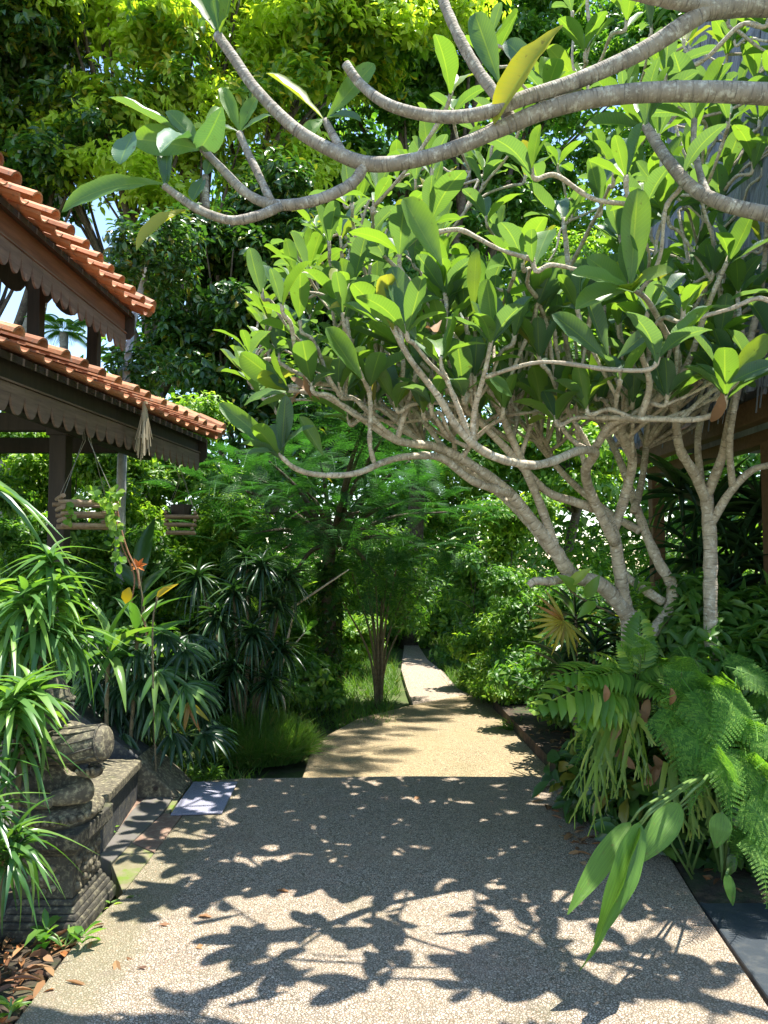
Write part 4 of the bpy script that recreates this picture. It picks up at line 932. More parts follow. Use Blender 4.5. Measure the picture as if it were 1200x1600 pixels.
# ------------------------------------------------------------------ plants in front
def strap_head(b, c, n, L, W, up=.9, tms=T_ST, ax=(0, 0, 1)):
    a = np.arange(n)*2.4+rng.random(n)*.4; el = np.linspace(1.25, -.15, n)+rng.normal(size=n)*.12
    D = np.c_[np.cos(a)*np.cos(el), np.sin(a)*np.cos(el), np.sin(el)]+np.array(ax)*.0
    P = np.array(c)+np.c_[D[:, 0]*.01, D[:, 1]*.01, -np.linspace(0, .1, n)]
    Nn = np.c_[-np.cos(a)*np.sin(el), -np.sin(a)*np.sin(el), np.cos(el)]+rdir(n)*.12
    ln = rng.uniform(*L, n); spread(b, tms, P, D, Nn, ln, rng.uniform(*W, n))
def strap_plant(name, label, bpt, heads, n, L, W, mat, group=None, sr=.012, tms=None):
    t = empty(name, bpt, label, 'plant', group); b = B(); q = B()
    for h in heads:
        h = Vector(h); bb = Vector(bpt)+Vector((random.uniform(-.06, .06), random.uniform(-.06, .06), 0))
        C = crom([bb, bb.lerp(h, .5)+Vector((random.uniform(-.04, .04), 0, .05)), h], 6); q.tube(C, sr, 7)
        strap_head(b, h, n, L, W, tms=tms or T_ST)
    q.build('stems', M['stem'], t, smooth=True); b.build('leaves', M[mat], t, smooth=True); return t
strap_plant('dracaena', 'bright drooping strap-leaved dracaena standing tall behind the stone statue', (*PG(60, 1380)[:2], -.02),
    [PW(80, 870, 3.75), PW(88, 915, 3.7), PW(40, 930, 3.6), PW(70, 965, 3.65), PW(15, 985, 3.6), PW(105, 985, 3.75), PW(45, 1040, 3.7), PW(-15, 1040, 3.7), PW(-10, 920, 3.9), PW(50, 1075, 3.35), PW(20, 1090, 3.25)], 40, (.13, .22), (.03, .044), 'dracaena_leaf', tms=T_DR)
strap_plant('dracaena', 'dark dracaena in the lower left corner with long hanging blades', (*PG(-30, 1480)[:2], -.02),
    [PW(-5, 1110, 3.3), PW(-30, 1190, 3.1), PW(5, 1320, 3.0), PW(30, 1300, 3.05), PW(-15, 1260, 3.05), PW(35, 1150, 3.35)], 30, (.12, .2), (.02, .03), 'strap_leaf', tms=T_DR)
strap_plant('dracaena', 'tall dark clump of drooping strap leaves right of the lady palm', base_at(385, 6.9),
    [PW(410, 880, 6.9), PW(365, 920, 6.8), PW(430, 940, 7.0), PW(340, 960, 6.7), PW(395, 985, 6.7), PW(440, 1010, 6.9), PW(360, 1040, 6.6), PW(420, 1060, 6.7), PW(310, 900, 7.1), PW(385, 870, 7.1), PW(450, 900, 7.2)], 56, (.18, .28), (.024, .034), 'dark_strap', tms=T_DR)
strap_plant('cordyline', 'dark spiky strap-leaved clump in front of the thatched house', base_at(1130, 5.9),
    [PW(1110, 800, 5.8), PW(1160, 850, 5.7), PW(1085, 870, 5.9), PW(1190, 790, 5.8), PW(1060, 760, 6.1), PW(1140, 910, 5.6), PW(1210, 900, 5.5)], 34, (.35, .6), (.03, .045), 'dark_strap')
strap_plant('cordyline', 'low dark narrow-leaved clump under the yellow fan palm leaf', base_at(900, 6.2),
    [PW(900, 960, 6.2), PW(930, 1010, 6.0), PW(880, 1040, 6.1)], 26, (.25, .4), (.02, .03), 'dark_strap')
strap_plant('bird_nest_fern', 'clump of broad upright translucent blades below the hanging basket', base_at(190, 5.4),
    [PW(170, 1010, 5.3), PW(215, 985, 5.5)], 13, (.34, .52), (.06, .085), 'strap_leaf', sr=.014)
t = empty('arching_plant', (-2.6, 3.6, -.02), 'plant arching long broad blades in at the left edge beneath the roof', 'plant')
b = B(); q = B(); o = PW(-70, 770, 3.4); q.tube(crom([(-2.6, 3.6, -.02), (-2.5, 3.5, 1.0), o], 6), .02, 8); q.build('stem', M['stem'], t, smooth=True)
for (tx, ty, w) in [(40, 790, .06), (20, 830, .05), (50, 770, .04), (5, 850, .05), (25, 770, .05)]:
    p = o+Vector((random.uniform(-.05, .1), 0, random.uniform(-.05, .08))); e = PW(tx, ty-70, 3.3); d = e-p; place(b, T_ST[2], [p], [d], [(0, -.1, 1)], [d.length*1.25], [w])
b.build('leaves', M['strap_leaf'], t, smooth=True)

def palmate(b, c, ax, nrm, n, L, W, span=2.4, tm=T_ST[0]):
    ax = Vector(ax).normalized(); nrm = Vector(nrm).normalized()
    for i in range(n):
        a = (i/(n-1)-.5)*span; d = Matrix.Rotation(a, 3, nrm)@ax
        place(b, tm, [c], [d], [nrm+Vector(rdir(1)[0])*.12], [L*(1-.25*abs(a)/span)*random.uniform(.9, 1.05)], [W])
t = empty('lady_palm', base_at(235, 5.7), 'lady palm with glossy finger-like leaf segments at the end of the stairs', 'plant')
b = B(); q = B(); bb = Vector((PW(225, 1100, 5.75).x, 5.8, -.1)); yl = B()
for i in range(84):
    px = rng.uniform(130, 325); py = rng.uniform(990, 1165); Y = rng.uniform(5.4, 6.1)
    c = PW(px, py, Y); q.tube(crom([bb+Vector((random.uniform(-.2, .2), 0, 0)), bb.lerp(c, .6)+Vector((0, 0, .12)), c], 5), .006, 5)
    d = Vector((c.x-bb.x, -.35, -.12-.3*random.random())).normalized(); palmate(b, c, d, (d.x*.35, -.35, 1), 7, rng.uniform(.22, .31), .036, 2.3)
b.build('leaves', M['dark_strap'], t, smooth=True); q.build('stems', M['green_stem'], t, smooth=True)
b = B()
for (px, py, w) in [(246, 1050, .3), (288, 1072, .28), (250, 1100, .2)]: palmate(b, PW(px, py, 5.32), (.65, -.3, -.4), (.1, -.6, 1), 7, .32, .046, 2.5)
b.build('sun_toned_leaves', M['strap_leaf'], t, smooth=True)  # sunlight on these fans is put into their lighter leaf colour
palmate(yl, PW(296, 1098, 5.3), (.15, -.4, -1), (.1, -1, .4), 4, .22, .036, 1.5); yl.build('yellow_leaf', M['fan_leaf'], t, smooth=True)

# grass tuft
t = B(); n_ = 9000; c = PG(400, 1190, -.15); r = rng.random(n_)**.5; a = rng.random(n_)*6.28
P = np.c_[c.x+np.cos(a)*r*.41, c.y+.12+np.sin(a)*r*.3, np.full(n_, -.15)]; ln = rng.uniform(.2, .46, n_)*(1.15-.45*r)
D = np.c_[np.cos(a)*r*.45, np.sin(a)*r*.45, np.ones(n_)]+rdir(n_)*.25; spread(t, T_GR, P, D, rdir(n_), ln, rng.uniform(.007, .013, n_))
o = t.build('grass_tuft', M['grass'], smooth=True); tag(o, 'thick mound of fine green grass beyond the door mat', 'grass tuft')
def small_plant(name, label, px, py, Y, n, L, W, mat, tms=T_LA, z=-.1, hgt=.14, kk=5, cat='plant'):
    t = empty(name, (PW(px, py, Y).x, Y, z), label, cat); b = B(); q = B()
    for i in range(kk):
        o = Vector((PW(px, py, Y).x, Y, z)); h = o+Vector((random.uniform(-.1, .1), random.uniform(-.1, .1), hgt*random.uniform(.5, 1.3)))
        q.tube([o, o.lerp(h, .5)+Vector((.01, 0, .01)), h], .004, 5); rosette(b, h, (0, 0, 1), n, L, W, tms, 1.5)
    q.build('stems', M['green_stem'], t); b.build('leaves', M[mat], t, smooth=True); return t
small_plant('weed', 'small broad-leaved weed at the foot of the end stone', 290, 1195, 5.75, 6, (.07, .13), (.025, .04), 'bright_leaf', z=-.2, hgt=.2)
small_plant('weed', 'tiny rosette of pale leaves between grass mound and lady palm', 318, 1185, 6.0, 7, (.05, .1), (.02, .03), 'bright_leaf', z=-.2, hgt=.16, kk=8)
small_plant('seedling', 'glossy green seedling growing from leaf litter before the pedestal', 100, 1440, 3.3, 6, (.06, .1), (.028, .04), 'mid_leaf', T_OV1, z=-.02, hgt=.1, kk=4)
small_plant('seedling', 'little bright sprout squeezed against the right foot of the pedestal', 190, 1390, 3.75, 5, (.03, .05), (.012, .02), 'bright_leaf', z=-.02, hgt=.05, kk=2)
small_plant('seedling', 'green weed sprouting between the stairs and the border slabs', 176, 1290, 4.5, 6, (.05, .08), (.03, .04), 'bright_leaf', T_OV1, z=0, hgt=.06, kk=4)
small_plant('seedling', 'fresh narrow-leaved weed at the bottom left corner of the picture', 8, 1575, 2.75, 6, (.05, .09), (.015, .02), 'bright_leaf', z=-.02, hgt=.06, kk=3)
small_plant('grass_tuft', 'wispy pale grass tuft with curling dry blades left of the lower slab', 452, 1110, 7.2, 16, (.12, .2), (.008, .012), 'grass', T_GR, z=-.2, hgt=.1, kk=5, cat='grass tuft')
small_plant('grass_tuft', 'spiky grass tuft at the right shoulder of the lower slab', 800, 1130, 7.9, 14, (.12, .22), (.008, .014), 'grass', T_GR, z=-.2, hgt=.1, kk=6, cat='grass tuft')

# ------------------------------------------------------------------ hanging baskets and vines
def basket(name, label, c, w, h, n, rz, wire_top):
    t = empty(name, c, label, 'hanging basket', None, None, rz)
    m = Matrix.Rotation(rz, 3, 'Z'); c = Vector(c)
    for k in range(n):
        z = h*(k/(n-1)); ww = w*(.82+.18*k/(n-1))
        for s_ in (-1, 1):
            b = B()
            if k % 2 == 0: a0, a1 = Vector((-ww/2, s_*ww*.42, z)), Vector((ww/2, s_*ww*.42, z))
            else: a0, a1 = Vector((s_*ww*.42, -ww/2, z)), Vector((s_*ww*.42, ww/2, z))
            j = Vector((random.uniform(-.01, .01), random.uniform(-.01, .01), 0)); r = h/(n)*.48
            b.tube([c+m@(a0+j), c+m@((a0+a1)/2+j*1.5), c+m@(a1+j)], [r, r*1.08, r*.92], 8)
            b.build('stick', M['stick'], t, smooth=False)
    b = B()
    for k in range(7): y = -w*.35+k*w*.7/6; b.tube([c+m@Vector((-w*.42, y, -.012)), c+m@Vector((w*.42, y, -.012))], .01, 6)
    b.build('base_slats', M['stick'], t)
    b = B()
    for sx in (-1, 1):
        for sy in (-1, 1): b.tube([c+m@Vector((sx*w*.4, sy*w*.4, h)), c+Vector((sx*.02, sy*.02, h+w*1.0)), Vector(wire_top)], .0022, 5)
    b.build('hanger', M['wire'], t); return t
c1 = PW(133, 822, 5.55); basket('hanging_basket', 'square hanging basket of stacked pale sticks overgrown by a creeper', c1, .42, .2, 6, .5, (c1.x-.05, 5.55, 2.8))
c2 = PW(283, 832, 7.55); basket('hanging_basket', 'smaller shaded stick basket hanging further back below the roof end', c2, .33, .19, 6, .2, (c2.x-.15, 7.5, 2.82))
b = B(); b.tube([PW(283, 806, 7.55)+Vector((0, 0, -.02)), PW(283, 803, 7.55)+Vector((0, 0, .09))], [.09, .11], 12)
tag(b.build('flower_pot', M['dark_wood'], bevel=.004), 'black pot sitting inside the smaller hanging basket', 'pot')
t = empty('creeper', PW(160, 800, 5.55), 'yellow green creeper trailing out of the larger hanging basket with a long bare vine', 'plant')
b = B(); q = B()
V1 = crom([PW(140, 785, 5.55), PW(176, 782, 5.51), PW(190, 830, 5.50), PW(200, 862, 5.50), PW(214, 892, 5.50), PW(218, 920, 5.50)], 6); q.tube(V1, .007, 5)
V2 = crom([PW(180, 800, 5.52), PW(190, 850, 5.50), PW(210, 900, 5.50), PW(206, 945, 5.49), PW(222, 965, 5.49), PW(231, 992, 5.49)], 6); q.tube(V2, .006, 5)
for (x0, y0, x1, y1, n) in [(172, 785, 176, 830, 26), (178, 820, 184, 885, 26), (110, 780, 108, 815, 14), (140, 772, 190, 776, 34), (150, 775, 175, 800, 26)]:
    for i in range(n):
        f = rng.random(); p = PW(x0+(x1-x0)*f+rng.normal()*4, y0+(y1-y0)*f+rng.normal()*4, 5.28+rng.random()*.2)
        place(b, T_OV1[1], [p], [rdir(1)[0]+np.array([0, -.3, -.3])], [np.array([0, -1, .5])+rdir(1)[0]*.4], [rng.uniform(.045, .075)], [rng.uniform(.035, .055)])
q.build('stems', M['red_vine'], t, smooth=True); b.build('leaves', M['bright_leaf'], t, smooth=True)
b = B(); p = PW(202, 918, 5.45); place(b, T_OV1[1], [p], [(-.25, -.1, -1)], [(.1, -1, .1)], [.125], [.08]); b.build('yellow_leaf', M['yell'], t, smooth=True)
def stemleaf(name, label, cat, path, leafs, mat):
    t = empty(name, path[0], label, cat); q = B(); q.tube(crom(path, 5), .006, 6); q.build('stem', M['stem'], t, smooth=True)
    b = B()
    for (p, e, w) in leafs: d = Vector(e)-Vector(p); place(b, T_LA[1], [p], [d], [(0, -1, .6)], [d.length], [w])
    b.build('leaves', M[mat], t, smooth=True); return t
t = stemleaf('ginger_lily', 'orange lily bloom on a tall stalk under the hanging baskets', 'flower', [base_at(225, 6.2), PW(228, 1000, 6.2), PW(215, 885, 6.2)],
   [(PW(222, 950, 6.2), PW(260, 905, 6.1), .06), (PW(222, 980, 6.2), PW(180, 930, 6.1), .06), (PW(226, 1000, 6.2), PW(285, 960, 6.1), .07)], 'mid_leaf')
b = B()
for i in range(6): a = i*1.05; place(b, T_LA[1], [PW(217, 884, 6.2)], [(math.cos(a), -.5, math.sin(a)*.7+.3)], [(0, -1, .3)], [.075], [.03])
b.build('petals', M['orange'], t, smooth=True)
stemleaf('banana_plant', 'young plant with one upright bluish green paddle leaf left of the smaller basket', 'plant', [base_at(225, 6.8), PW(222, 960, 6.8), PW(220, 880, 6.8)], [(PW(218, 905, 6.8), PW(232, 800, 6.8), .16), (PW(218, 920, 6.8), PW(180, 870, 6.7), .12), (PW(220, 930, 6.8), PW(255, 880, 6.7), .1)], 'dark_leaf')
stemleaf('lone_shoot', 'single orange yellow leaf on a thin upright stalk beside the trailing vine', 'plant', [(PW(236, 1010, 5.1).x, 5.3, -.1), PW(238, 1000, 5.2), PW(246, 932, 5.2)], [(PW(244, 935, 5.2), PW(272, 908, 5.15), .05)], 'yell')

# broad-leaved frangipani seedling in the dark middle
t = empty('young_frangipani', base_at(445, 7.6), 'young frangipani with crossing bare twigs in front of the ivy-clad trunk', 'plant')
b = B(); q = B()
for path, tip in [([(445, 1110, 7.6), (440, 1040, 7.6), (478, 985, 7.6)], 1), ([(440, 1040, 7.6), (458, 960, 7.6), (462, 925, 7.6)], 1), ([(440, 1060, 7.6), (420, 1000, 7.5), (408, 960, 7.5)], 1), ([(455, 950, 7.6), (500, 920, 7.4), (545, 890, 7.3)], 0)]:
    C = crom([PW(*p) for p in path], 6); q.tube(C, np.linspace(.014, .006, len(C)), 7)
    if tip: rosette(b, C[-1], C[-1]-C[-4]+np.array([0, 0, .02]), 6, (.18, .27), (.07, .09))
q.build('stems', M['fran_bark'], t, smooth=True); b.build('leaves', M['mid_leaf'], t, smooth=True)

# ------------------------------------------------------------------ right-hand plants
t = empty('fan_palm', (PW(900, 1000, 4.9).x, 5.1, -.03), 'fan palm leaf of fading yellow fingers below the frangipani fork', 'plant')
q = B(); cc = PW(880, 970, 4.85); q.tube(crom([(PW(900, 1000, 4.9).x, 5.1, -.03), (cc.x+.12, 5.0, .8), cc], 6), .008, 7); q.build('stems', M['green_stem'], t, smooth=True)
b = B()
for i in range(15):
    a = R(118)+R(205)*i/14; d = Vector((math.cos(a), -.25, math.sin(a)))
    place(b, T_ST[0], [cc], [d], [(0, -1, .2)], [random.uniform(.19, .25)], [.026])
b.build('leaf', M['fan_leaf'], t, smooth=True)
FERNS = [frond_tm(17, lambda q: .27*(1.02-q)**.8+.015, .03, dr, sub=11, subw=.0135, down=dn, start=.16, subl=.2) for dr, dn in ((.5, .12), (.8, .25), (.3, .05))]
def fern(label, bpt, tips_, L, mat='fern', n_extra=0):
    t = empty('fern', bpt, label, 'fern'); b = B(); q = B(); bb = Vector(bpt)
    for (px, py, Y) in tips_:
        e = PW(px, py, Y); o = e.lerp(bb, .75)+Vector((random.uniform(-.06, .06), random.uniform(.05, .25), random.uniform(0, .1)))
        d = (e-o).normalized(); ln = L*random.uniform(.8, 1.15); o = e-d*ln
        dd = Vector((d.x, d.y-.15, d.z+.3)); place(b, FERNS[random.randrange(3)], [o], [dd], [Vector((random.uniform(-.5, .3), -.75, .8))], [ln*1.1], [ln])
        q.tube([o-dd.normalized()*.1+Vector((0, .05, -.1)), o, o+dd.normalized()*ln*.2], .004, 5)
    q.build('stems', M['green_stem'], t)
    b.build('fronds', M[mat], t, smooth=True); return t
def fr(n, x0, x1, y0, y1, Y0, Y1): return [(rng.uniform(x0, x1), rng.uniform(y0, y1), rng.uniform(Y0, Y1)) for _ in range(n)]
fern('large lacy fern filling the right edge beside the slate', PW(1130, 1120, 4.2), fr(34, 1040, 1290, 1040, 1330, 3.5, 4.3), .42)
fern('fern with drooping lacy fronds low at the right edge', PW(1180, 1290, 3.9), fr(20, 1110, 1290, 1180, 1380, 3.3, 3.9), .36)
fern('upper lacy fern lit beside the leaning frangipani trunk', PW(1040, 1060, 4.6), fr(20, 930, 1150, 1000, 1180, 3.9, 4.6), .34)
fern('small fern clinging behind the staghorn fern', PW(975, 1110, 4.5), fr(12, 885, 1040, 1060, 1240, 4.1, 4.6), .34)
t = empty('fern', PG(1190, 1200, -.03), 'tallest lacy fern with broad fronds facing the path at the right edge', 'fern'); b = B(); q = B()
for (ox, oy, tx, ty, Y) in [(1065, 1060, 1130, 1200, 3.8), (1100, 1080, 1195, 1190, 3.7), (1130, 1040, 1230, 1110, 3.9), (1120, 1160, 1215, 1290, 3.6), (1110, 1150, 1150, 1290, 3.55), (1150, 1230, 1225, 1370, 3.5), (1160, 1130, 1250, 1230, 3.6),
    (1085, 1030, 1040, 1150, 4.0), (1130, 1010, 1180, 1110, 4.1), (1090, 1110, 1080, 1250, 3.75), (1170, 1290, 1195, 1400, 3.45), (1060, 1010, 1100, 1120, 4.1), (1150, 1060, 1120, 1180, 3.7), (1030, 1090, 1060, 1220, 3.9), (1200, 1090, 1260, 1200, 3.7), (1190, 1200, 1265, 1320, 3.5)]:
    o = PW(ox, oy, Y+.12); e = PW(tx, ty, Y-.05); d = e-o; place(b, FERNS[random.randrange(3)], [o], [d+Vector((0, -.05, .1))], [Vector((random.uniform(-.3, .3), -1, .55))], [d.length*1.25], [d.length*1.25])
    q.tube(crom([PG(1190, 1200, -.03), PG(1190, 1200, .3).lerp(o, .6), o], 5), .004, 5)
b.build('fronds', M['fern'], t, smooth=True); q.build('stems', M['green_stem'], t)
# lobed fronds
LOBE = frond_tm(12, lambda q: .3*math.sin(math.pi*min(1, (q*.75+.25)))+.04, .085, .4, down=.08, start=.2)
t = empty('climbing_fern', PW(985, 1060, 4.3), 'bright lobed-leaf fern spilling left over the lower slab corner', 'fern'); b = B(); q = B(); o = PW(990, 1070, 4.35)
for (px, py, Y) in [(848, 1132, 3.9), (905, 1150, 4.0), (880, 1080, 4.0), (930, 1040, 4.2), (965, 1010, 4.3), (1010, 1000, 4.3), (1060, 1060, 4.1), (1040, 1120, 4.0), (915, 1100, 4.0), (960, 1140, 4.0), (1000, 960, 4.5), (1030, 1010, 4.4)]:
    d = PW(px, py, Y)-o; place(b, LOBE, [o+Vector(rdir(1)[0])*.04], [Vector((d.x, d.y, d.z+.25*d.length))], [Vector((0, -.7, 1))], [d.length*1.05], [max(.3, d.length)*1.0])
b.build('fronds', M['bright_leaf'], t, smooth=True)
q.ball(o+Vector((.03, .12, -.05)), .12, 8); q.build('root_ball', M['soil'], t, smooth=True)
# staghorn fern
def antler(b, p, d, w, L, depth, nrm):
    n = 4; d = Vector(d).normalized(); nrm = Vector(nrm).normalized(); V = []; x = d.cross(nrm).normalized(); p = Vector(p); w0 = w
    for i in range(n+1):
        ww = w*(1-.12*i/n)*(.75 if i == n and depth else 1); V += [p-x*ww/2, p+nrm*ww*.12, p+x*ww/2]
        if i < n: d = (d+Vector((0, 0, -.16))+Vector(rdir(1)[0])*.06).normalized(); p = p+d*L/n; x = d.cross(nrm).normalized()
    Q = []
    for i in range(n): a = i*3; Q += [(a, a+1, a+4, a+3), (a+1, a+2, a+5, a+4)]
    b.addq(np.array(V), np.array(Q), np.tile([[0, 0], [.3, 0], [1, 0]], (n+1, 1)).astype(float))
    if depth:
        for s_ in (-1, 1):
            a = random.uniform(.2, .5)*s_; dd = Matrix.Rotation(a, 3, nrm)@d
            antler(b, p-dd*.012+x*s_*w*.18, dd, w*(.62 if depth > 1 else .5), L*random.uniform(.55, .8), depth-1, nrm)
t = empty('staghorn_fern', PW(995, 1110, 4.1), 'staghorn fern hanging in pale forked straps beneath the lacy ferns', 'fern'); b = B()
o = PW(990, 1115, 4.15)
for i in range(26):
    p = o+Vector((random.uniform(-.17, .17), random.uniform(-.06, .04), random.uniform(-.06, .06)))
    antler(b, p, ((p.x-o.x)*3.2+random.uniform(-.4, .2), random.uniform(-.9, 0), random.uniform(-.8, .25)), random.uniform(.022, .042), random.uniform(.12, .24), 3 if i % 2 else 2, (random.uniform(-1, 1), -1, random.uniform(-.2, .6)))
for i in range(12):
    p = PW(1070, 1200, 4.0)+Vector((random.uniform(-.1, .1), 0, random.uniform(-.05, .05)))
    antler(b, p, (random.uniform(-.4, .4), -.3, -.7), .03, .15, 2, (0, -1, .1))
b.build('fronds', M['stag'], t, smooth=True)
b = B()
for i in range(16): place(b, T_OV6[i % 2], [o+Vector((random.uniform(-.1, .2), .03, random.uniform(-.3, .1)))], [(random.uniform(-.6, .6), -.3, -.6)], [(random.uniform(-.8, .8), -1, .3)], [.13], [.05])
for x_, y_ in ((1048, 1075), (945, 1070)): place(b, T_OV6[1], [PW(x_, y_, 3.85)], [(.1, -.1, -1)], [(0, -1, .1)], [.1], [.035])
b.build('shield_fronds', M['brown_leaf'], t, smooth=True)
# big hanging leaves
t = empty('broad_leaved_plant', PG(1110, 1400), 'plant with huge glossy leaves hanging over the right of the terrace', 'plant'); q = B(); b = B()
gb = PG(1130, 1375)
BIG = leaf_t(lambda u: .06 if u < .03 else max(.03, math.sin(math.pi*min(1, u**.72*.98+.01))**.85), 16, .09, .15, .5)
BIG2 = leaf_t(lambda u: .06 if u < .03 else max(.03, math.sin(math.pi*min(1, u**.55*.98+.01))**.9), 16, .16, .12, .5)
for (bx, by, bY, tx, ty, tY, w, tm, nr) in [(1000, 1285, 2.95, 948, 1470, 2.7, .115, BIG, (.25, -1, .25)), (1000, 1290, 2.95, 938, 1522, 2.64, .07, BIG2, (1, -.6, .2)), (985, 1285, 3.0, 890, 1415, 2.8, .085, BIG, (-.5, -1, .4)), (1062, 1256, 3.1, 1000, 1345, 2.95, .11, BIG, (-.1, -1, .5))]:
    p = PW(bx, by, bY); e = PW(tx, ty, tY); d = e-p; place(b, tm, [p], [d], [nr], [d.length*1.05], [w])
    q.tube(crom([gb, gb+Vector((-.05, -.05, .5)), p+Vector((.1, .05, .06)), p], 6), np.linspace(.009, .004, 19), 7)
for (bx, by, tx, ty, w) in [(1128, 1270, 1122, 1325, .1), (1135, 1365, 1148, 1415, .05)]:
    p = PW(bx, by, 3.5); e = PW(tx, ty, 3.45); d = e-p; place(b, BIG, [p], [d], [(0, -1, .3)], [d.length*1.05], [w]); q.tube([gb, gb.lerp(p, .6)+Vector((.03, 0, .06)), p], .006, 6)
for i in range(7): a = gb+Vector((random.uniform(-.15, .15), random.uniform(0, .2), 0)); q.tube([a, a+Vector((random.uniform(-.2, .1), -.02, .28)), a+Vector((random.uniform(-.3, .3), -.05, .5))], .007, 6)
q.build('stems', M['green_stem'], t, smooth=True); b.build('leaves', M['big_leaf'], t, smooth=True)
b = B(); crown(b, [E(1150, 1010, 5.2, .45, .35, .35), E(1080, 960, 5.4, .35, .3, .25), E(1170, 1120, 4.9, .4, .3, .45)], 5200, T_LA, (.1, .18), .32, per=7, cr=.14)
t = empty('leafy_shrub', base_at(1150, 5.2), 'mid green narrow-leaved shrub between ferns and the thatched house', 'shrub')
b.build('foliage', M['mid_leaf'], t, smooth=True); b = B(); stems(b, base_at(1150, 5.2), [E(1150, 1010, 5.2, .45, .35, .35)], .02, 4); b.build('stems', M['stem'], t)
b = B(); crown(b, [E(1060, 1250, 4.5, .45, .35, .35), E(960, 1200, 4.9, .35, .3, .3), E(1160, 1250, 4.3, .4, .35, .4)], 5200, T_OV1, (.09, .17), .5, per=7, cr=.14)
t = empty('leafy_shrub', (1.7, 4.6, -.03), 'dark undergrowth plant low behind the hanging staghorn', 'shrub')
b.build('foliage', M['dark_leaf'], t, smooth=True); b = B(); stems(b, (1.7, 4.6, -.03), [E(1060, 1250, 4.5, .45, .35, .35), E(960, 1200, 4.9, .35, .3, .3)], .02, 4); b.build('stems', M['stem'], t)
stemleaf('climber', 'light green heart-leaved climber on the forked frangipani limb', 'plant', [PW(960, 960, 5.1), PW(900, 930, 4.95), PW(880, 905, 4.9)],
   [(PW(900, 925, 4.9), PW(880, 895, 4.8), .08), (PW(915, 935, 4.9), PW(935, 900, 4.8), .08), (PW(930, 940, 4.9), PW(905, 960, 4.8), .07), (PW(890, 915, 4.9), PW(920, 885, 4.8), .07)], 'bright_leaf')

# ------------------------------------------------------------------ stone statue of a drummer on its pedestal
SX, SY = -1.465, 3.58
st = empty('drummer_statue', (SX, SY, -.02), 'mossy carved stone drummer seated on a tall moulded pedestal among the leaves', 'statue', rz=0)
def frustum(b, z0, z1, w0, w1, d0=None, d1=None):
    d0 = d0 or w0; d1 = d1 or w1
    V = [(SX+sx*w/2, SY+sy*d/2, z) for z, w, d in ((z0, w0, d0), (z1, w1, d1)) for sx, sy in ((-1, -1), (1, -1), (1, 1), (-1, 1))]
    V = [(SX+(v[0]-SX)*.76, v[1], v[2]) for v in V]
    b.add(V, [(3, 2, 1, 0), (4, 5, 6, 7), (0, 1, 5, 4), (1, 2, 6, 5), (2, 3, 7, 6), (3, 0, 4, 7)])
ped = B()
lv_ = [(0, .05, .47, .47), (.05, .075, .455, .44), (.077, .10, .425, .41), (.102, .125, .395, .375), (.127, .15, .355, .345), (.152, .33, .33, .33), (.332, .35, .345, .37), (.352, .37, .385, .40), (.372, .44, .43, .435)]
for z0, z1, w0, w1 in lv_: frustum(ped, z0-.02, z1-.02, w0, w1)
po = ped.build('pedestal', M['carved'], st, bevel=.006, seg=2)
# carved rosettes and scrolls on the faces
for nx_, ny_ in ((1, 0), (0, -1)):
    b = B()
    fx = Vector((nx_, ny_, 0)); tx = Vector((-ny_, nx_, 0)); c = Vector((SX, SY, .22))+fx*(.166 if ny_ else .126)
    b.tube([c+fx*-.004, c+fx*.012], [.05, .035], 14); b.tube([c+fx*.01, c+fx*.022], [.018, .012], 10)
    for k in range(8):
        a = k*math.pi/4; b.ball(c+tx*math.cos(a)*.058+Vector((0, 0, math.sin(a)*.058))+fx*.002, .016, 6)
    for sx in (-1, 1):
        if ny_: continue
        for sz in (-1, 1): b.ball(c+tx*sx*.115+Vector((0, 0, sz*.055)), .02, 6); b.tube([c+tx*sx*.075+Vector((0, 0, sz*.07)), c+tx*sx*.1+Vector((0, 0, sz*.03)), c+tx*sx*.12+Vector((0, 0, sz*.0))], .008, 6)
    b.build('carving', M['carved_pale'], po, smooth=True)

b = B(); b.lathe((SX, SY, .42), [(.185, 0), (.2, .02), (.205, .04), (.19, .06), (.175, .075)], 28, M=Matrix.Diagonal((.82, 1, 1)))
for k in range(30):
    a = k*2*math.pi/30; b.ball((SX+math.cos(a)*.165, SY+math.sin(a)*.2, .462), .02, 6)
b.build('lotus_seat', M['carved_pale'], st, smooth=True)
# figure: one skinned surface
O = Vector((SX-.04, SY+.02, .52))
J = {'pel': ((0, 0, .04), .1), 'bel': ((0, -.02, .13), .088), 'che': ((0, -.005, .23), .1), 'nek': ((0, -.01, .325), .042), 'hed': ((.005, -.02, .385), .068), 'hd2': ((.005, -.018, .44), .058),
     'shL': ((.115, 0, .275), .048), 'elL': ((.2, -.03, .16), .036), 'wrL': ((.225, -.115, .125), .026), 'shR': ((-.115, 0, .275), .048), 'elR': ((-.2, -.06, .18), .036), 'wrR': ((-.115, -.165, .2), .027),
     'hiL': ((.075, -.03, .04), .07), 'knL': ((.205, -.13, .05), .058), 'anL': ((.05, -.2, .035), .034), 'hiR': ((-.075, -.03, .04), .07), 'knR': ((-.15, -.17, .07), .062), 'anR': ((.02, -.215, .03), .034), 'ftR': ((.09, -.22, .03), .028)}
ed = [('pel', 'bel'), ('bel', 'che'), ('che', 'nek'), ('nek', 'hed'), ('hed', 'hd2'), ('che', 'shL'), ('shL', 'elL'), ('elL', 'wrL'), ('che', 'shR'), ('shR', 'elR'), ('elR', 'wrR'), ('pel', 'hiL'), ('hiL', 'knL'), ('knL', 'anL'), ('pel', 'hiR'), ('hiR', 'knR'), ('knR', 'anR'), ('anR', 'ftR')]
J['haR'] = ((-.085, -.205, .238), .032); ed.append(('wrR', 'haR'))
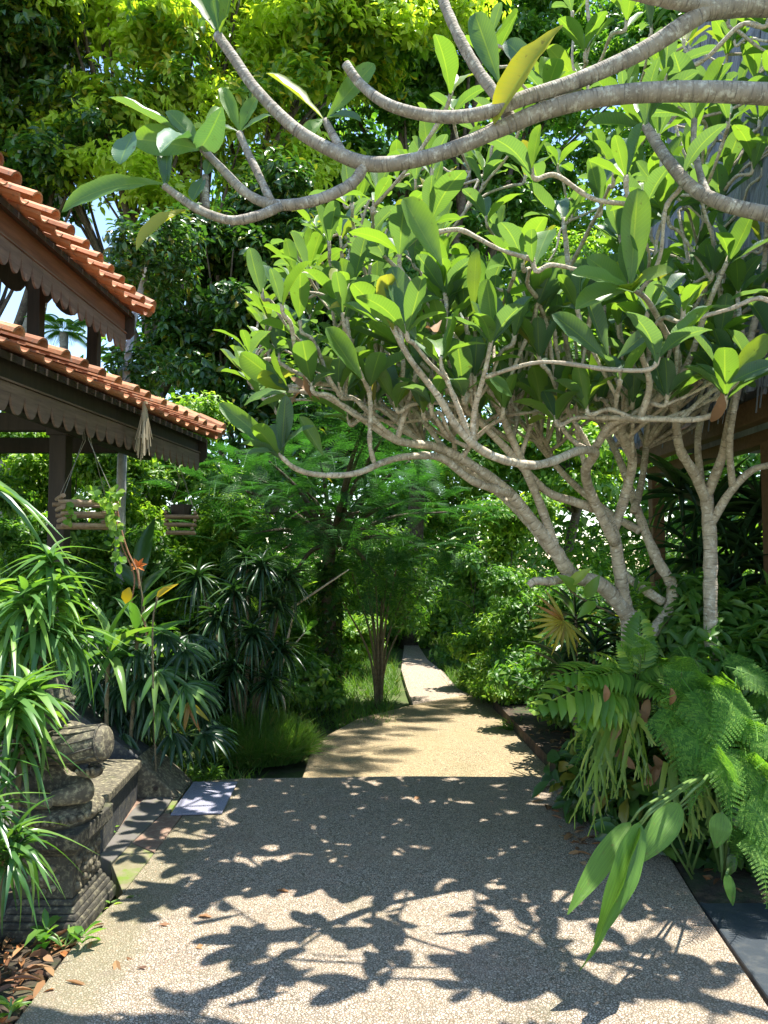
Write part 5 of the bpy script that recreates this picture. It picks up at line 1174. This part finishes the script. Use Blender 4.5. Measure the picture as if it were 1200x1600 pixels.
J['haL'] = ((.228, -.165, .135), .026); ed.append(('wrL', 'haL'))
for k in range(4):                                 # five fingers a hand, spread over the drum
    z = .285-.03*k; y = -.224+.006*abs(k-1.5)
    J[f'a{k}'] = ((-.04, y-.006, z-.004-.2*(z-.24)), .0115); J[f'b{k}'] = ((.004+.006*(k % 2), y-.012, z+.006), .0098); J[f'c{k}'] = ((.046-(.014 if k == 3 else 0), y-.008, z+.012+.25*(z-.24)), .008)
    ed += [('haR', f'a{k}'), (f'a{k}', f'b{k}'), (f'b{k}', f'c{k}')]
    J[f'd{k}'] = ((.256-.022*k, -.215, .15), .0095); J[f'e{k}'] = ((.258-.022*k, -.238, .18-.003*k), .008)
    ed += [('haL', f'd{k}'), (f'd{k}', f'e{k}')]
J['th'] = ((-.07, -.2, .27), .011); J['th2'] = ((-.045, -.2, .292), .009); ed += [('haR', 'th'), ('th', 'th2')]
J['tl'] = ((.262, -.15, .15), .01); J['tl2'] = ((.285, -.16, .165), .008); ed += [('haL', 'tl'), ('tl', 'tl2')]
keys = list(J); me = bpy.data.meshes.new('body'); me.from_pydata([O+Vector(J[k][0]) for k in keys], [(keys.index(a), keys.index(b_)) for a, b_ in ed], [])
bo = link('body', me, M['carved_pale'], st); bo.modifiers.new('skin', 'SKIN'); me.skin_vertices or me.attributes
sv = me.skin_vertices[0].data if me.skin_vertices else None
if sv:
    for i, k in enumerate(keys): sv[i].radius = (J[k][1], J[k][1]); sv[i].use_root = (k == 'pel')
mm = bo.modifiers.new('sub', 'SUBSURF'); mm.levels = 2; mm.render_levels = 2
b = B(); h = O+Vector(J['hed'][0])
for sx in (-1, 1):
    b = B(); b.ball(h+Vector((sx*.026, -.058, .012)), .012, 8, (1.2, .6, .7)); b.build('eye', M['carved_pale'], st, smooth=True)
    b = B(); b.ball(h+Vector((sx*.07, .005, 0)), .02, 8, (.5, .8, 1.3)); b.build('ear', M['carved_pale'], st, smooth=True)
    b = B(); b.tube([h+Vector((sx*.042, -.052, .03)), h+Vector((sx*.024, -.064, .036)), h+Vector((sx*.008, -.063, .03))], .005, 6); b.build('eyebrow', M['carved_pale'], st, smooth=True)
b = B(); b.tube([h+Vector((0, -.06, .025)), h+Vector((0, -.078, -.004)), h+Vector((0, -.066, -.01))], [.006, .012, .006], 8); b.build('nose', M['carved_pale'], st, smooth=True)
b = B(); b.ball(h+Vector((0, -.062, -.03)), .014, 8, (1.5, .6, .5))
b.build('mouth', M['carved_pale'], st, smooth=True)
b = B(); b.lathe(h+Vector((0, .005, .035)), [(.074, 0), (.078, .012), (.07, .026), (.06, .04), (.055, .06), (.04, .08), (.028, .1), (.012, .13), (.004, .14)], 20)
for k in range(14): a = k*.4488; b.ball(h+Vector((math.cos(a)*.076, .005+math.sin(a)*.076, .045)), .01, 6)
b.build('headdress', M['carved'], st, smooth=True)
b = B()
for k in range(18): a = math.pi+k*math.pi/17; b.ball(O+Vector((math.cos(a)*.085, -.02+math.sin(a)*.085, .285-.045*abs(math.sin(a)))), .012, 6)
b.build('necklace', M['carved'], st, smooth=True)
for wr in (('elL', 'wrL'), ('elR', 'wrR')):
    a, c = Vector(J[wr[0]][0]), Vector(J[wr[1]][0]); d = (c-a)*.06; b = B(); b.tube([O+a.lerp(c, .75)-d, O+a.lerp(c, .75)+d], .036, 12); b.build('armband', M['carved'], st, smooth=True)
D0 = O+Vector((-.085, -.135, .228)); D1 = O+Vector((.3, -.17, .272)); dd = D1-D0; L0 = dd.length; zq = dd.to_track_quat('Z', 'Y').to_matrix()
b = B(); b.lathe(D0, [(.055, 0), (.064, .004), (.068, .02), (.074, L0*.3), (.08, L0*.55), (.078, L0*.9), (.07, L0-.006), (.062, L0)], 28, M=zq)
dr = b.build('drum', M['carved_pale'], st, smooth=True)
b = B()
for s_, r_ in ((.02, .071), (L0*.33, .0775), (L0*.93, .0785)):
    b.tube([D0+zq@Vector((math.cos(a)*r_, math.sin(a)*r_, s_)) for a in np.linspace(0, 2*math.pi, 29)], .0055, 6)
for k in range(12):
    a = k*2*math.pi/12; b.tube([D0+zq@Vector((math.cos(a+o_)*r_, math.sin(a+o_)*r_, s_)) for s_, r_, o_ in ((L0*.33, .078, 0), (L0*.62, .083, .26), (L0*.93, .079, 0))], .004, 5)
b.build('lacing', M['carved'], dr, smooth=True)
